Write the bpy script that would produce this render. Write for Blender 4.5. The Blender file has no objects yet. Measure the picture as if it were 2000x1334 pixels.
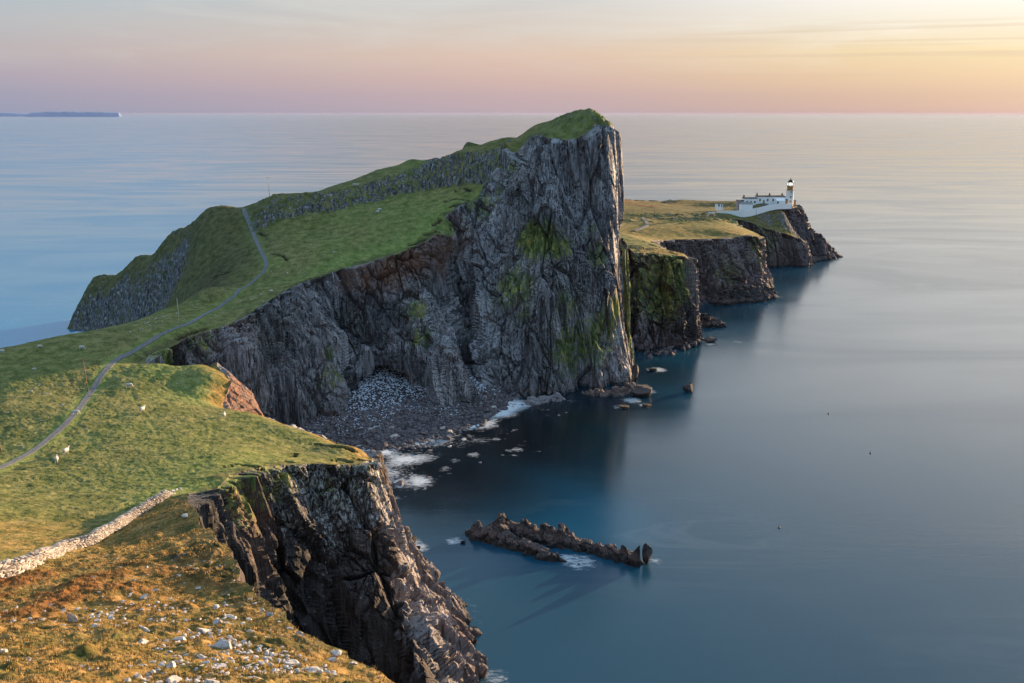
import bpy, math, random
import numpy as np
from mathutils import Vector, Matrix, noise as mnoise
C = bpy.context.scene.collection
sc = bpy.context.scene
R = math.radians

# ------------------------------------------------------------------ camera
EYE = 112.0
FPX = 1850.0
TILT = math.atan((667 - 221) / FPX)
cam_d = bpy.data.cameras.new('camera')
cam_d.sensor_width = 36.0
cam_d.lens = FPX / 2000 * 36.0
cam_d.clip_start = 0.5
cam_d.clip_end = 90000
cam = bpy.data.objects.new('camera', cam_d)
cam.location = (0, 0, EYE)
cam.rotation_euler = (R(90) - TILT, 0, 0)
C.objects.link(cam)
sc.camera = cam
sc.render.engine = 'CYCLES'
sc.cycles.max_bounces = 6
sc.cycles.diffuse_bounces = 3
sc.cycles.glossy_bounces = 3
sc.cycles.volume_bounces = 0
sc.view_settings.view_transform = 'Standard'
sc.view_settings.look = 'None'
sc.view_settings.gamma = 1
sc.view_settings.exposure = 1.70
sc.view_settings.use_curve_mapping = False

# ------------------------------------------------------------------ sun and sky
SUN_AZ, SUN_EL = 48.0, 7.0          # azimuth clockwise from the view direction (+Y)
sd = Vector((math.sin(R(SUN_AZ)) * math.cos(R(SUN_EL)), math.cos(R(SUN_AZ)) * math.cos(R(SUN_EL)), math.sin(R(SUN_EL))))
sun_d = bpy.data.lights.new('sun', 'SUN')
sun_d.energy = 5.0
sun_d.angle = R(0.6)
sun_d.color = (1.0, 0.66, 0.36)
sun = bpy.data.objects.new('sun', sun_d)
sun.rotation_euler = (-sd).to_track_quat('-Z', 'Y').to_euler()
sun.location = (300, 300, 300)
C.objects.link(sun)


def make_world():
    w = bpy.data.worlds.new('World')
    sc.world = w
    w.use_nodes = True
    nt = w.node_tree
    N, L = nt.nodes, nt.links
    N.clear()
    out = N.new('ShaderNodeOutputWorld')
    sky = N.new('ShaderNodeTexSky')
    sky.sky_type = 'NISHITA'
    sky.sun_disc = False
    sky.sun_elevation = R(SUN_EL)
    sky.sun_rotation = R(SUN_AZ)
    sky.altitude = 100
    sky.dust_density = 0.1
    sky.air_density = 1.0
    bg1 = N.new('ShaderNodeBackground')
    bg1.inputs['Strength'].default_value = 0.05
    L.new(sky.outputs[0], bg1.inputs['Color'])
    tc = N.new('ShaderNodeTexCoord')
    sep = N.new('ShaderNodeSeparateXYZ')
    L.new(tc.outputs['Generated'], sep.inputs[0])

    def math_(op, a, b=None, c=None):
        m = N.new('ShaderNodeMath'); m.operation = op
        for i, v in enumerate((a, b, c)):
            if v is None: continue
            if isinstance(v, (int, float)): m.inputs[i].default_value = v
            else: L.new(v, m.inputs[i])
        return m.outputs[0]

    def ramp(fac, stops):
        r = N.new('ShaderNodeValToRGB')
        r.color_ramp.interpolation = 'EASE' if False else 'LINEAR'
        e = r.color_ramp.elements
        while len(e) > 1: e.remove(e[-1])
        e[0].position = stops[0][0]; e[0].color = (*stops[0][1], 1)
        for p, c in stops[1:]:
            k = e.new(p); k.color = (*c, 1)
        L.new(fac, r.inputs[0])
        return r.outputs[0]

    def mixc(f, a, b, mode='MIX'):
        m = N.new('ShaderNodeMix'); m.data_type = 'RGBA'; m.blend_type = mode
        if isinstance(f, (int, float)): m.inputs[0].default_value = f
        else: L.new(f, m.inputs[0])
        for i, v in ((6, a), (7, b)):
            if isinstance(v, tuple): m.inputs[i].default_value = (*v, 1)
            else: L.new(v, m.inputs[i])
        return m.outputs[2]

    def lin(c):
        return tuple(((v / 255) / 12.92) if v / 255 < .04045 else (((v / 255) + .055) / 1.055) ** 2.4 for v in c)
    z = math_('MAXIMUM', sep.outputs[2], 0.0)
    # sine of elevation stretched so the low sky gets most of the ramp
    zf = math_('POWER', z, 0.5)

    def st(el): return math.sqrt(math.sin(R(el)))
    # a = 1 towards the sun, 0 opposite
    ax = math_('MULTIPLY', sep.outputs[0], math.sin(R(SUN_AZ)))
    ay = math_('MULTIPLY', sep.outputs[1], math.cos(R(SUN_AZ)))
    hor = math_('SQRT', math_('SUBTRACT', 1.0001, math_('MULTIPLY', z, z)))
    a = math_('DIVIDE', math_('ADD', ax, ay), hor)
    # columns of the sky, low part read at three azimuths: far from the sun, ahead, near it; high stops raised to fill shade
    left = ramp(zf, [(st(0.05), (0.073, 0.096, 0.154)), (st(1), (0.093, 0.100, 0.152)), (st(2), (0.121, 0.111, 0.150)), (st(3.3), (0.146, 0.133, 0.151)), (st(4.8), (0.148, 0.154, 0.170)), (st(6.7), (0.126, 0.162, 0.186)), (st(14), (0.104, 0.189, 0.266)), (st(30), (0.108, 0.205, 0.308)), (st(60), (0.168, 0.244, 0.337)), (st(85), (0.200, 0.261, 0.344))])
    mid = ramp(zf, [(st(0.05), (0.127, 0.109, 0.143)), (st(1), (0.155, 0.114, 0.137)), (st(2), (0.192, 0.132, 0.130)), (st(3.3), (0.224, 0.160, 0.137)), (st(4.8), (0.215, 0.180, 0.161)), (st(6.7), (0.198, 0.194, 0.195)), (st(14), (0.199, 0.235, 0.278)), (st(30), (0.140, 0.217, 0.304)), (st(60), (0.177, 0.243, 0.336)), (st(85), (0.200, 0.261, 0.344))])
    right = ramp(zf, [(st(0.05), (0.149, 0.104, 0.115)), (st(1), (0.188, 0.128, 0.108)), (st(2), (0.233, 0.163, 0.109)), (st(3.3), (0.266, 0.203, 0.123)), (st(4.8), (0.284, 0.252, 0.211)), (st(6.7), (0.322, 0.311, 0.302)), (st(14), (0.531, 0.493, 0.460)), (st(30), (0.240, 0.275, 0.320)), (st(60), (0.190, 0.254, 0.335)), (st(85), (0.200, 0.261, 0.344))])
    mr = N.new('ShaderNodeMapRange'); mr.interpolation_type = 'LINEAR'
    mr.inputs['From Min'].default_value = 0.20; mr.inputs['From Max'].default_value = 0.67
    L.new(a, mr.inputs[0])
    mr2 = N.new('ShaderNodeMapRange'); mr2.interpolation_type = 'SMOOTHSTEP'
    mr2.inputs['From Min'].default_value = 0.66; mr2.inputs['From Max'].default_value = 0.95
    L.new(a, mr2.inputs[0])
    col = mixc(mr2.outputs[0], mixc(mr.outputs[0], left, mid), right)
    # thin clouds
    mp = N.new('ShaderNodeMapping'); mp.inputs['Scale'].default_value = (3.2, 3.2, 24); mp.inputs['Rotation'].default_value = (R(4), R(6), 0)
    L.new(tc.outputs['Generated'], mp.inputs[0])
    n1 = N.new('ShaderNodeTexNoise'); n1.inputs['Scale'].default_value = 1.6; n1.inputs['Detail'].default_value = 6; n1.inputs['Roughness'].default_value = .6
    n1.inputs['Distortion'].default_value = .6
    L.new(mp.outputs[0], n1.inputs['Vector'])
    c1 = ramp(n1.outputs[0], [(.47, (0, 0, 0)), (.70, (1, 1, 1))])
    up = N.new('ShaderNodeMapRange'); up.inputs['From Min'].default_value = .03; up.inputs['From Max'].default_value = .11
    L.new(z, up.inputs[0])
    dn = N.new('ShaderNodeMapRange'); dn.inputs['From Min'].default_value = .6; dn.inputs['From Max'].default_value = .2
    L.new(z, dn.inputs[0])
    f1 = math_('MULTIPLY', math_('MULTIPLY', c1, up.outputs[0]), math_('MULTIPLY', dn.outputs[0], .6))
    veil = mixc(mr2.outputs[0], (.225, .215, .205), (.34, .33, .31))
    col = mixc(f1, col, veil)
    # darker bars of stratus low in the sunset
    mp2 = N.new('ShaderNodeMapping'); mp2.inputs['Scale'].default_value = (1.5, 1.5, 105); mp2.inputs['Location'].default_value = (3.1, 0.4, 0.35)
    L.new(tc.outputs['Generated'], mp2.inputs[0])
    n2 = N.new('ShaderNodeTexNoise'); n2.inputs['Scale'].default_value = 1.25; n2.inputs['Detail'].default_value = 3; n2.inputs['Roughness'].default_value = .45
    L.new(mp2.outputs[0], n2.inputs['Vector'])
    c2 = ramp(n2.outputs[0], [(.58, (0, 0, 0)), (.66, (1, 1, 1))])
    lo = ramp(z, [(0, (0, 0, 0)), (.028, (0, 0, 0)), (.045, (1, 1, 1)), (.078, (1, 1, 1)), (.09, (0, 0, 0))])
    f2 = math_('MULTIPLY', math_('MULTIPLY', c2, lo), math_('MULTIPLY', mr2.outputs[0], .40))
    col = mixc(f2, col, (.19, .14, .108))
    # glow round the sun itself (just outside the frame)
    dp = N.new('ShaderNodeVectorMath'); dp.operation = 'DOT_PRODUCT'
    L.new(tc.outputs['Generated'], dp.inputs[0]); dp.inputs[1].default_value = sd
    g = math_('POWER', math_('MAXIMUM', dp.outputs['Value'], 0.0), 16)
    col = mixc(math_('MULTIPLY', g, .10), col, (.9, .78, .6), 'ADD')
    bg2 = N.new('ShaderNodeBackground')
    bg2.inputs['Strength'].default_value = 1.0
    L.new(col, bg2.inputs['Color'])
    ad = N.new('ShaderNodeMixShader'); ad.inputs[0].default_value = 0.90
    L.new(bg1.outputs[0], ad.inputs[1]); L.new(bg2.outputs[0], ad.inputs[2])
    L.new(ad.outputs[0], out.inputs['Surface'])


make_world()

# ------------------------------------------------------------------ numeric helpers
CT, ST = math.cos(TILT), math.sin(TILT)


def ray(px, py):
    u = (px - 1000) / FPX; v = (667 - py) / FPX
    return u, CT + v * ST, -ST + v * CT          # per metre of axial distance


def Pt(p):
    """control point: (px,py,axial) | (px,py,'z',height) | ('w',x,y,z)"""
    if p[0] == 'a':
        return ((p[1] - 1000) / FPX * p[2], (p[2] + (p[3] - EYE) * ST) / CT, p[3])
    if p[0] == 'w': return (p[1], p[2], p[3])
    dx, dy, dz = ray(p[0], p[1])
    ax = (p[3] - EYE) / dz if p[2] == 'z' else p[2]
    return (dx * ax, dy * ax, EYE + dz * ax)


def hsh(ix, iy, iz, seed=0):
    h = (ix.astype(np.uint32) * np.uint32(374761393) + iy.astype(np.uint32) * np.uint32(668265263)
         + iz.astype(np.uint32) * np.uint32(2147483647 & 1274126177) + np.uint32(seed * 97 + 13) * np.uint32(40503))
    h ^= h >> np.uint32(13); h *= np.uint32(1274126177); h ^= h >> np.uint32(16); h *= np.uint32(2246822519); h ^= h >> np.uint32(15)
    return h


def h01(ix, iy, iz, seed=0):
    return (hsh(ix, iy, iz, seed) & np.uint32(0xFFFFFF)).astype(np.float32) / np.float32(0xFFFFFF)


def vnoise(x, y, z, seed=0):
    """value noise in -1..1"""
    x = np.asarray(x, np.float32); y = np.asarray(y, np.float32) + 0 * x; z = np.asarray(z, np.float32) + 0 * x
    xi = np.floor(x); yi = np.floor(y); zi = np.floor(z)
    fx = x - xi; fy = y - yi; fz = z - zi
    fx = fx * fx * (3 - 2 * fx); fy = fy * fy * (3 - 2 * fy); fz = fz * fz * (3 - 2 * fz)
    xi = xi.astype(np.int32); yi = yi.astype(np.int32); zi = zi.astype(np.int32)
    r = 0
    for a in (0, 1):
        wa = fx if a else 1 - fx
        for b in (0, 1):
            wb = wa * (fy if b else 1 - fy)
            for c in (0, 1):
                r = r + wb * (fz if c else 1 - fz) * h01(xi + a, yi + b, zi + c, seed)
    return r * 2 - 1


def fbm(x, y, z, o=4, seed=0, g=.5, ridged=False):
    r = 0; am = 1; s = 0
    for i in range(o):
        n = vnoise(x, y, z, seed + i * 7)
        if ridged: n = 1 - 2 * np.abs(n)
        r = r + am * n; s += am; am *= g
        x = x * 2.03 + 11.3; y = y * 2.03 + 5.1; z = z * 2.03 + 7.7
    return r / s


def voro(x, y, z, seed=0):
    """returns random value of nearest cell, f1, f2-f1"""
    x = np.asarray(x, np.float32); y = np.asarray(y, np.float32); z = np.asarray(z, np.float32)
    xi = np.floor(x).astype(np.int32); yi = np.floor(y).astype(np.int32); zi = np.floor(z).astype(np.int32)
    f1 = np.full(x.shape, 9, np.float32); f2 = f1.copy(); cid = np.zeros(x.shape, np.float32)
    for a in (-1, 0, 1):
        for b in (-1, 0, 1):
            for c in (-1, 0, 1):
                X = xi + a; Y = yi + b; Z = zi + c
                h = hsh(X, Y, Z, seed)
                jx = (h & np.uint32(1023)).astype(np.float32) / 1023; jy = ((h >> np.uint32(10)) & np.uint32(1023)).astype(np.float32) / 1023
                jz = ((h >> np.uint32(20)) & np.uint32(1023)).astype(np.float32) / 1023
                d = (X + jx - x) ** 2 + (Y + jy - y) ** 2 + (Z + jz - z) ** 2
                near = d < f1
                f2 = np.where(near, f1, np.minimum(f2, d))
                cid = np.where(near, (h % np.uint32(8191)).astype(np.float32) / 8191, cid)
                f1 = np.where(near, d, f1)
    return cid, np.sqrt(f1), np.sqrt(f2) - np.sqrt(f1)


def sst(a, b, x):
    t = np.clip((x - a) / (b - a), 0, 1); return t * t * (3 - 2 * t)


def mesh_np(name, v, f, mat, attrs=None, smooth=False, parent=None):
    """v (n,3), f (m,3|4) -> ONE mesh object"""
    me = bpy.data.meshes.new(name)
    v = np.asarray(v, np.float32); f = np.asarray(f, np.int32); k = f.shape[1]
    me.vertices.add(len(v)); me.vertices.foreach_set('co', v.ravel())
    me.loops.add(f.size); me.loops.foreach_set('vertex_index', f.ravel())
    me.polygons.add(len(f)); me.polygons.foreach_set('loop_start', np.arange(0, f.size, k, dtype=np.int32))
    if attrs:
        for nm, arr in attrs.items():
            at = me.color_attributes.new(nm, 'FLOAT_COLOR', 'POINT')
            c = np.ones((len(v), 4), np.float32); c[:, :arr.shape[1]] = arr
            at.data.foreach_set('color', c.ravel())
    me.update(calc_edges=True)
    me.polygons.foreach_set('use_smooth', np.full(len(f), bool(smooth)))
    if mat: me.materials.append(mat)
    o = bpy.data.objects.new(name, me); C.objects.link(o)
    if parent: o.parent = parent
    return o


def tag(o, label=None, cat=None, group=None, kind=None):
    if label: o['label'] = label
    if cat: o['category'] = cat
    if group: o['group'] = group
    if kind: o['kind'] = kind
    return o
# ------------------------------------------------------------------ materials
class NT:
    def __init__(s, name):
        s.m = bpy.data.materials.new(name); s.m.use_nodes = True
        s.t = s.m.node_tree; s.N = s.t.nodes; s.L = s.t.links
        s.b = s.N['Principled BSDF']
        s.tc = s.N.new('ShaderNodeNewGeometry')
        s.pos = s.tc.outputs['Position']

    def set(s, k, v):
        i = s.b.inputs[k]
        if isinstance(v, (int, float)): i.default_value = v
        elif isinstance(v, tuple): i.default_value = (*v, 1) if len(v) == 3 else v
        else: s.L.new(v, i)

    def math(s, op, a, b=None, c=None, clamp=False):
        m = s.N.new('ShaderNodeMath'); m.operation = op; m.use_clamp = clamp
        for i, v in enumerate((a, b, c)):
            if v is None: continue
            if isinstance(v, (int, float)): m.inputs[i].default_value = v
            else: s.L.new(v, m.inputs[i])
        return m.outputs[0]

    def map(s, scale=(1, 1, 1), rot=(0, 0, 0), loc=(0, 0, 0), src=None):
        m = s.N.new('ShaderNodeMapping'); m.inputs['Scale'].default_value = scale
        m.inputs['Rotation'].default_value = rot; m.inputs['Location'].default_value = loc
        s.L.new(src or s.pos, m.inputs[0]); return m.outputs[0]

    def noise(s, vec, scale=1, detail=4, rough=.55, dist=0, out=0):
        n = s.N.new('ShaderNodeTexNoise'); n.inputs['Scale'].default_value = scale; n.inputs['Detail'].default_value = detail
        n.inputs['Roughness'].default_value = rough; n.inputs['Distortion'].default_value = dist
        s.L.new(vec, n.inputs['Vector']); return n.outputs[out]

    def voro(s, vec, scale=1, feat='F1', out=0):
        n = s.N.new('ShaderNodeTexVoronoi'); n.feature = feat; n.inputs['Scale'].default_value = scale
        s.L.new(vec, n.inputs['Vector']); return n.outputs[out]

    def ramp(s, fac, stops, interp='LINEAR'):
        r = s.N.new('ShaderNodeValToRGB'); r.color_ramp.interpolation = interp; e = r.color_ramp.elements
        while len(e) > 1: e.remove(e[-1])

        def cc(c): return (c, c, c, 1) if isinstance(c, (int, float)) else (*c, 1)
        e[0].position = stops[0][0]; e[0].color = cc(stops[0][1])
        for p, c in stops[1:]:
            k = e.new(p); k.color = cc(c)
        s.L.new(fac, r.inputs[0]); return r.outputs[0]

    def mix(s, f, a, b, mode='MIX'):
        m = s.N.new('ShaderNodeMix'); m.data_type = 'RGBA'; m.blend_type = mode; m.clamp_factor = True
        if isinstance(f, (int, float)): m.inputs[0].default_value = f
        else: s.L.new(f, m.inputs[0])
        for i, v in ((6, a), (7, b)):
            if isinstance(v, tuple): m.inputs[i].default_value = (*v, 1)
            else: s.L.new(v, m.inputs[i])
        return m.outputs[2]

    def attr(s, name):
        a = s.N.new('ShaderNodeAttribute'); a.attribute_name = name
        sp = s.N.new('ShaderNodeSeparateColor'); s.L.new(a.outputs['Color'], sp.inputs[0])
        return sp.outputs[0], sp.outputs[1], sp.outputs[2]

    def up(s):
        sp = s.N.new('ShaderNodeSeparateXYZ'); s.L.new(s.tc.outputs['Normal'], sp.inputs[0]); return sp.outputs[2]

    def posz(s):
        sp = s.N.new('ShaderNodeSeparateXYZ'); s.L.new(s.pos, sp.inputs[0]); return sp.outputs[2]

    def bump(s, h, strength=.5, dist=.1, normal=None):
        b = s.N.new('ShaderNodeBump'); b.inputs['Strength'].default_value = strength; b.inputs['Distance'].default_value = dist
        s.L.new(h, b.inputs['Height'])
        if normal: s.L.new(normal, b.inputs['Normal'])
        s.L.new(b.outputs[0], s.b.inputs['Normal']); return b.outputs[0]


def mat_rock(name='basalt', k=1.0, warm=(1, 1, 1)):
    """basalt. attribute 'tint': r = moss/lichen green, g = red clay strata and painted sun warmth, b = pale lichen and brightened rim; bare dark stone elsewhere"""
    n = NT(name)
    moss, clay, lich = n.attr('tint'); sep = n.posz()
    big = n.noise(n.map((1, 1, .25), (0, .1, 0)), .10, 5, .6, .5)
    base = n.ramp(big, [(.34, (.055, .055, .068)), (.48, (.125, .123, .14)), (.62, (.26, .255, .275))])
    # joint faces: each column its own shade
    cell = n.voro(n.map((.42, .42, .03), (0, .12, 0)), 1.0, 'F1', 1)
    cs = n.N.new('ShaderNodeSeparateColor'); n.L.new(cell, cs.inputs[0])
    base = n.mix(1.0, base, n.ramp(cs.outputs[0], [(0., .62), (1., 1.25)]), 'MULTIPLY')
    st = n.noise(n.map((1, 1, .07), (.0, .14, 0)), 1.5, 7, .72, .3)
    base = n.mix(n.ramp(st, [(.48, 0.), (.59, .85)]), base, (.46, .46, .49))
    base = n.mix(n.ramp(n.up(), [(.18, 0.), (.5, .7)]), base, (.36, .36, .38))  # upward faces lightened: silver highlights put into the rock colour
    dk = n.noise(n.map((1, 1, .09), (.04, .12, 0)), 1.3, 6, .72)
    base = n.mix(n.ramp(dk, [(.40, .95), (.475, 0.)]), base, (.016, .016, .021))
    brown = n.noise(n.map((1, 1, .4)), .11, 4, .6)
    base = n.mix(n.ramp(brown, [(.52, 0.), (.70, .5)]), base, (.15, .105, .08))
    base = n.mix(1.0, base, n.ramp(n.noise(n.map((1, 1, .6)), .030, 4, .6, .8), [(.42, .42), (.56, 1.05)]), 'MULTIPLY')
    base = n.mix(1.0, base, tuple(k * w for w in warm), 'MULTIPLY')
    bed = n.noise(n.map((.04, .04, 1.5)), 1.0, 6, .75)
    clayc = n.ramp(bed, [(.3, (.06, .045, .040)), (.43, (.24, .105, .055)), (.52, (.13, .075, .06)), (.62, (.32, .16, .085)), (.72, (.12, .08, .07))])
    base = n.mix(n.math('MULTIPLY', clay, n.ramp(n.noise(n.pos, .35, 4, .65), [(.34, .3), (.5, .95)])), base, clayc)
    l1 = n.noise(n.map((1, 1, .5)), 1.7, 9, .78)
    l2 = n.noise(n.pos, .10, 3, .5)
    thr = n.math('ADD', n.math('MULTIPLY', lich, .15), n.math('MULTIPLY', n.math('SUBTRACT', l2, .5), .25))
    base = n.mix(n.ramp(n.math('ADD', l1, thr), [(.62, 0.), (.68, .9)]), base, (.50, .50, .49))
    # moss and grass in thin runs down cracks and on ledges
    m1 = n.noise(n.map((1, 1, .22), (0, .1, 0)), .9, 8, .75)
    mf = n.ramp(n.math('ADD', n.math('MULTIPLY', moss, .40), n.math('ADD', n.math('MULTIPLY', m1, 1.0), n.math('MULTIPLY', n.up(), .10))), [(.715, 0.), (.80, .95)])
    mc = n.ramp(n.noise(n.map((1, 1, .4)), .45, 6, .7), [(.34, (.035, .075, .018)), (.46, (.085, .14, .03)), (.56, (.22, .23, .06)), (.70, (.42, .36, .10))])
    base = n.mix(mf, base, mc)
    zz = n.math('ADD', sep, n.math('MULTIPLY', n.math('SUBTRACT', n.noise(n.pos, .4, 3), .5), 2.2))
    base = n.mix(n.ramp(n.math('DIVIDE', zz, 10), [(.14, 0.), (.19, .5), (.30, .35), (.42, 0.)]), base, (.17, .125, .12))
    base = n.mix(n.ramp(n.math('DIVIDE', zz, 10), [(.08, .75), (.16, 0.)]), base, (.02, .018, .017))
    n.set('Base Color', base)
    n.set('Roughness', .8)
    n.b.inputs['Specular IOR Level'].default_value = .3
    b1 = n.noise(n.map((1, 1, .16), (0, .1, 0)), 2.2, 9, .78)
    ed = n.voro(n.map((.9, .9, .05), (0, .12, 0)), 1.0, 'DISTANCE_TO_EDGE')
    n.bump(n.math('ADD', b1, n.ramp(ed, [(0, 0.), (.08, .3)])), .9, .55)
    return n.m


def mat_ground():
    """turf. attribute 'tint': r = golden dry grass and painted sunlight on turf, g = bare rock, b = bright green; 'tone': r = bracken rust, g = darkness of heather, b = peat scars"""
    n = NT('turf')
    gold, rock, bright = n.attr('tint')
    rust, heath, peat = n.attr('tone')
    big = n.noise(n.pos, .035, 4, .6, .5)
    mid = n.noise(n.pos, .32, 6, .65)
    fine = n.noise(n.pos, 1.9, 10, .82)
    fd = n.math('ADD', .5, n.math('MULTIPLY', n.math('SUBTRACT', n.math('ADD', n.math('MULTIPLY', fine, .6), n.math('MULTIPLY', mid, .4)), .5), 1.5))
    green = n.ramp(fd, [(.36, (.042, .062, .015)), (.5, (.122, .138, .042)), (.62, (.21, .215, .075))])
    olive = n.ramp(fd, [(.36, (.062, .060, .022)), (.5, (.150, .142, .052)), (.62, (.25, .22, .092))])
    col = n.mix(n.ramp(n.math('ADD', n.math('MULTIPLY', big, .6), n.math('MULTIPLY', mid, .4)), [(.42, 0.), (.58, .85)]), green, olive)
    brg = n.ramp(fd, [(.36, (.060, .105, .020)), (.5, (.150, .195, .052)), (.64, (.26, .285, .095))])
    col = n.mix(bright, col, brg)
    goldc = n.ramp(fd, [(.38, (.045, .055, .014)), (.47, (.15, .110, .032)), (.55, (.27, .165, .055)), (.66, (.40, .27, .11))])
    gg = n.ramp(n.noise(n.pos, .16, 5, .65), [(.35, .45), (.55, 1.)])
    col = n.mix(n.math('MULTIPLY', gold, gg), col, goldc)
    rc = n.ramp(fd, [(.38, (.050, .022, .010)), (.5, (.15, .060, .020)), (.62, (.24, .11, .035))])
    col = n.mix(rust, col, rc)
    hc = n.ramp(fd, [(.38, (.028, .030, .014)), (.6, (.088, .078, .040))])
    col = n.mix(heath, col, hc)
    # terracette streaks along the contours
    # outcropping stone
    rn = n.noise(n.map((1, 1, .35)), .6, 7, .72)
    stone = n.ramp(n.noise(n.map((1, 1, .3)), 1.1, 7, .72), [(.38, (.03, .03, .035)), (.50, (.09, .088, .092)), (.57, (.19, .19, .19)), (.66, (.42, .42, .41))])
    rf = n.ramp(n.math('ADD', rock, n.math('MULTIPLY', n.math('SUBTRACT', rn, .52), 4.5)), [(.52, 0.), (.72, 1.)])
    col = n.mix(rf, col, stone)
    pc = n.ramp(fd, [(.4, (.012, .010, .007)), (.6, (.045, .030, .018))])
    col = n.mix(peat, col, pc)
    n.set('Base Color', col); n.set('Roughness', .95)
    n.b.inputs['Specular IOR Level'].default_value = .1
    n.bump(n.math('ADD', n.math('MULTIPLY', fine, .5), n.math('MULTIPLY', mid, .6)), .8, .45)
    return n.m


def mat_sea():
    n = NT('sea_water')
    foam, shallow, bay_shade = n.attr('foam')  # second channel: sky reflection as blue body colour; third: painted shade of the bay
    deep = n.mix(bay_shade, n.mix(shallow, (.006, .046, .080), (.020, .17, .33)), (.002, .004, .007))
    # broad slicks of smoother water
    sl = n.noise(n.map((.0032, .0105, 1), (0, 0, .35)), 1.0, 6, .62, 1.2)
    far = n.noise(n.map((.00045, .0036, 1), (0, 0, .06)), 1.0, 5, .6, .6)
    fo = n.noise(n.map((.7, 1.5, 1), (0, 0, .25)), .7, 8, .75, .8)
    ff = n.ramp(n.math('ADD', n.math('MULTIPLY', foam, .60), n.math('MULTIPLY', fo, .9)), [(.70, 0.), (.98, 1.)])
    tw = n.noise(n.map((.007, .022, 1), (0, 0, .5)), 1.0, 7, .62, 2.2)
    tw2 = n.noise(n.map((.004, .006, 1)), 1.0, 3, .5)
    drift = n.math('MULTIPLY', n.ramp(tw, [(.50, 0.), (.545, 1.), (.59, 0.)]), n.ramp(tw2, [(.52, 0.), (.70, .07)]))
    deep = n.mix(n.math('MULTIPLY', drift, n.math('SUBTRACT', 1.0, bay_shade)), deep, (.50, .54, .60))
    col = n.mix(ff, deep, (.62, .68, .72))
    n.set('Base Color', col)
    rg = n.math('ADD', n.ramp(sl, [(.38, .24), (.62, .12)]), n.math('MULTIPLY', ff, .4))
    n.set('Roughness', rg)
    n.b.inputs['IOR'].default_value = 1.42
    w1 = n.noise(n.map((.05, .32, 1), (0, 0, .35)), 1.0, 8, .72, .3)
    w2 = n.noise(n.map((.35, 1.3, 1), (0, 0, .2)), 1.0, 6, .7)
    ln = n.N.new('ShaderNodeVectorMath'); ln.operation = 'LENGTH'; n.L.new(n.pos, ln.inputs[0])
    s = n.math('MULTIPLY', n.ramp(sl, [(.4, 1.), (.62, .35)]), n.math('DIVIDE', 130., n.math('ADD', 130., ln.outputs['Value'])))
    h = n.math('ADD', n.math('MULTIPLY', w1, 1.0), n.math('MULTIPLY', w2, .5))
    n.bump(n.math('MULTIPLY', h, s), .27, .5)
    return n.m


def mat_simple(name, col, rough=.8, var=.25, scale=3., metal=0., spec=.3, bump=0., stretch=(1, 1, 1)):
    n = NT(name)
    f = n.noise(n.map(stretch), scale, 6, .65)
    c = n.ramp(f, [(.3, tuple(x * (1 - var) for x in col)), (.7, tuple(min(1, x * (1 + var)) for x in col))])
    n.set('Base Color', c); n.set('Roughness', rough); n.b.inputs['Metallic'].default_value = metal
    n.b.inputs['Specular IOR Level'].default_value = spec
    if bump: n.bump(f, .6, bump)
    return n.m


M_rock = mat_rock(); M_rock_shade = mat_rock('shaded_basalt', .30, (1.0, .95, .92)); M_rock_far = mat_rock('far_basalt', .50, (1.08, .92, .92)); M_rock_brown = mat_rock('brown_basalt', .7, (1.05, .95, .88)); M_ground = mat_ground(); M_sea = mat_sea()  # the darkest copy has the near headland face's shadow put into its colour
# ------------------------------------------------------------------ the lie of the land
class RBF:
    def __init__(s, pts, c=6.0, smooth=0.02):
        P = np.array(pts, np.float64); s.xy = P[:, :2]; n = len(P); s.c = c
        d = np.sqrt(((s.xy[:, None] - s.xy[None]) ** 2).sum(-1) + c * c)
        A = np.zeros((n + 3, n + 3)); A[:n, :n] = -d
        Q = np.c_[np.ones(n), s.xy / 100]; A[:n, n:] = Q; A[n:, :n] = Q.T
        b = np.r_[P[:, 2], 0, 0, 0]
        s.w = np.linalg.solve(A, b); s.n = n

    def __call__(s, x, y):
        x = np.asarray(x, np.float64); y = np.asarray(y, np.float64); sh = x.shape
        x = x.ravel(); y = y.ravel(); o = np.empty(len(x))
        for i in range(0, len(x), 60000):
            X = x[i:i + 60000].astype(np.float32); Y = y[i:i + 60000].astype(np.float32)
            d = np.sqrt((X[:, None] - s.xy[:, 0].astype(np.float32)) ** 2 + (Y[:, None] - s.xy[:, 1].astype(np.float32)) ** 2 + np.float32(s.c ** 2))
            o[i:i + 60000] = -(d @ s.w[:s.n].astype(np.float32)).astype(np.float64) + s.w[s.n] + s.w[s.n + 1] * X / 100 + s.w[s.n + 2] * Y / 100
        return o.reshape(sh)


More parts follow.
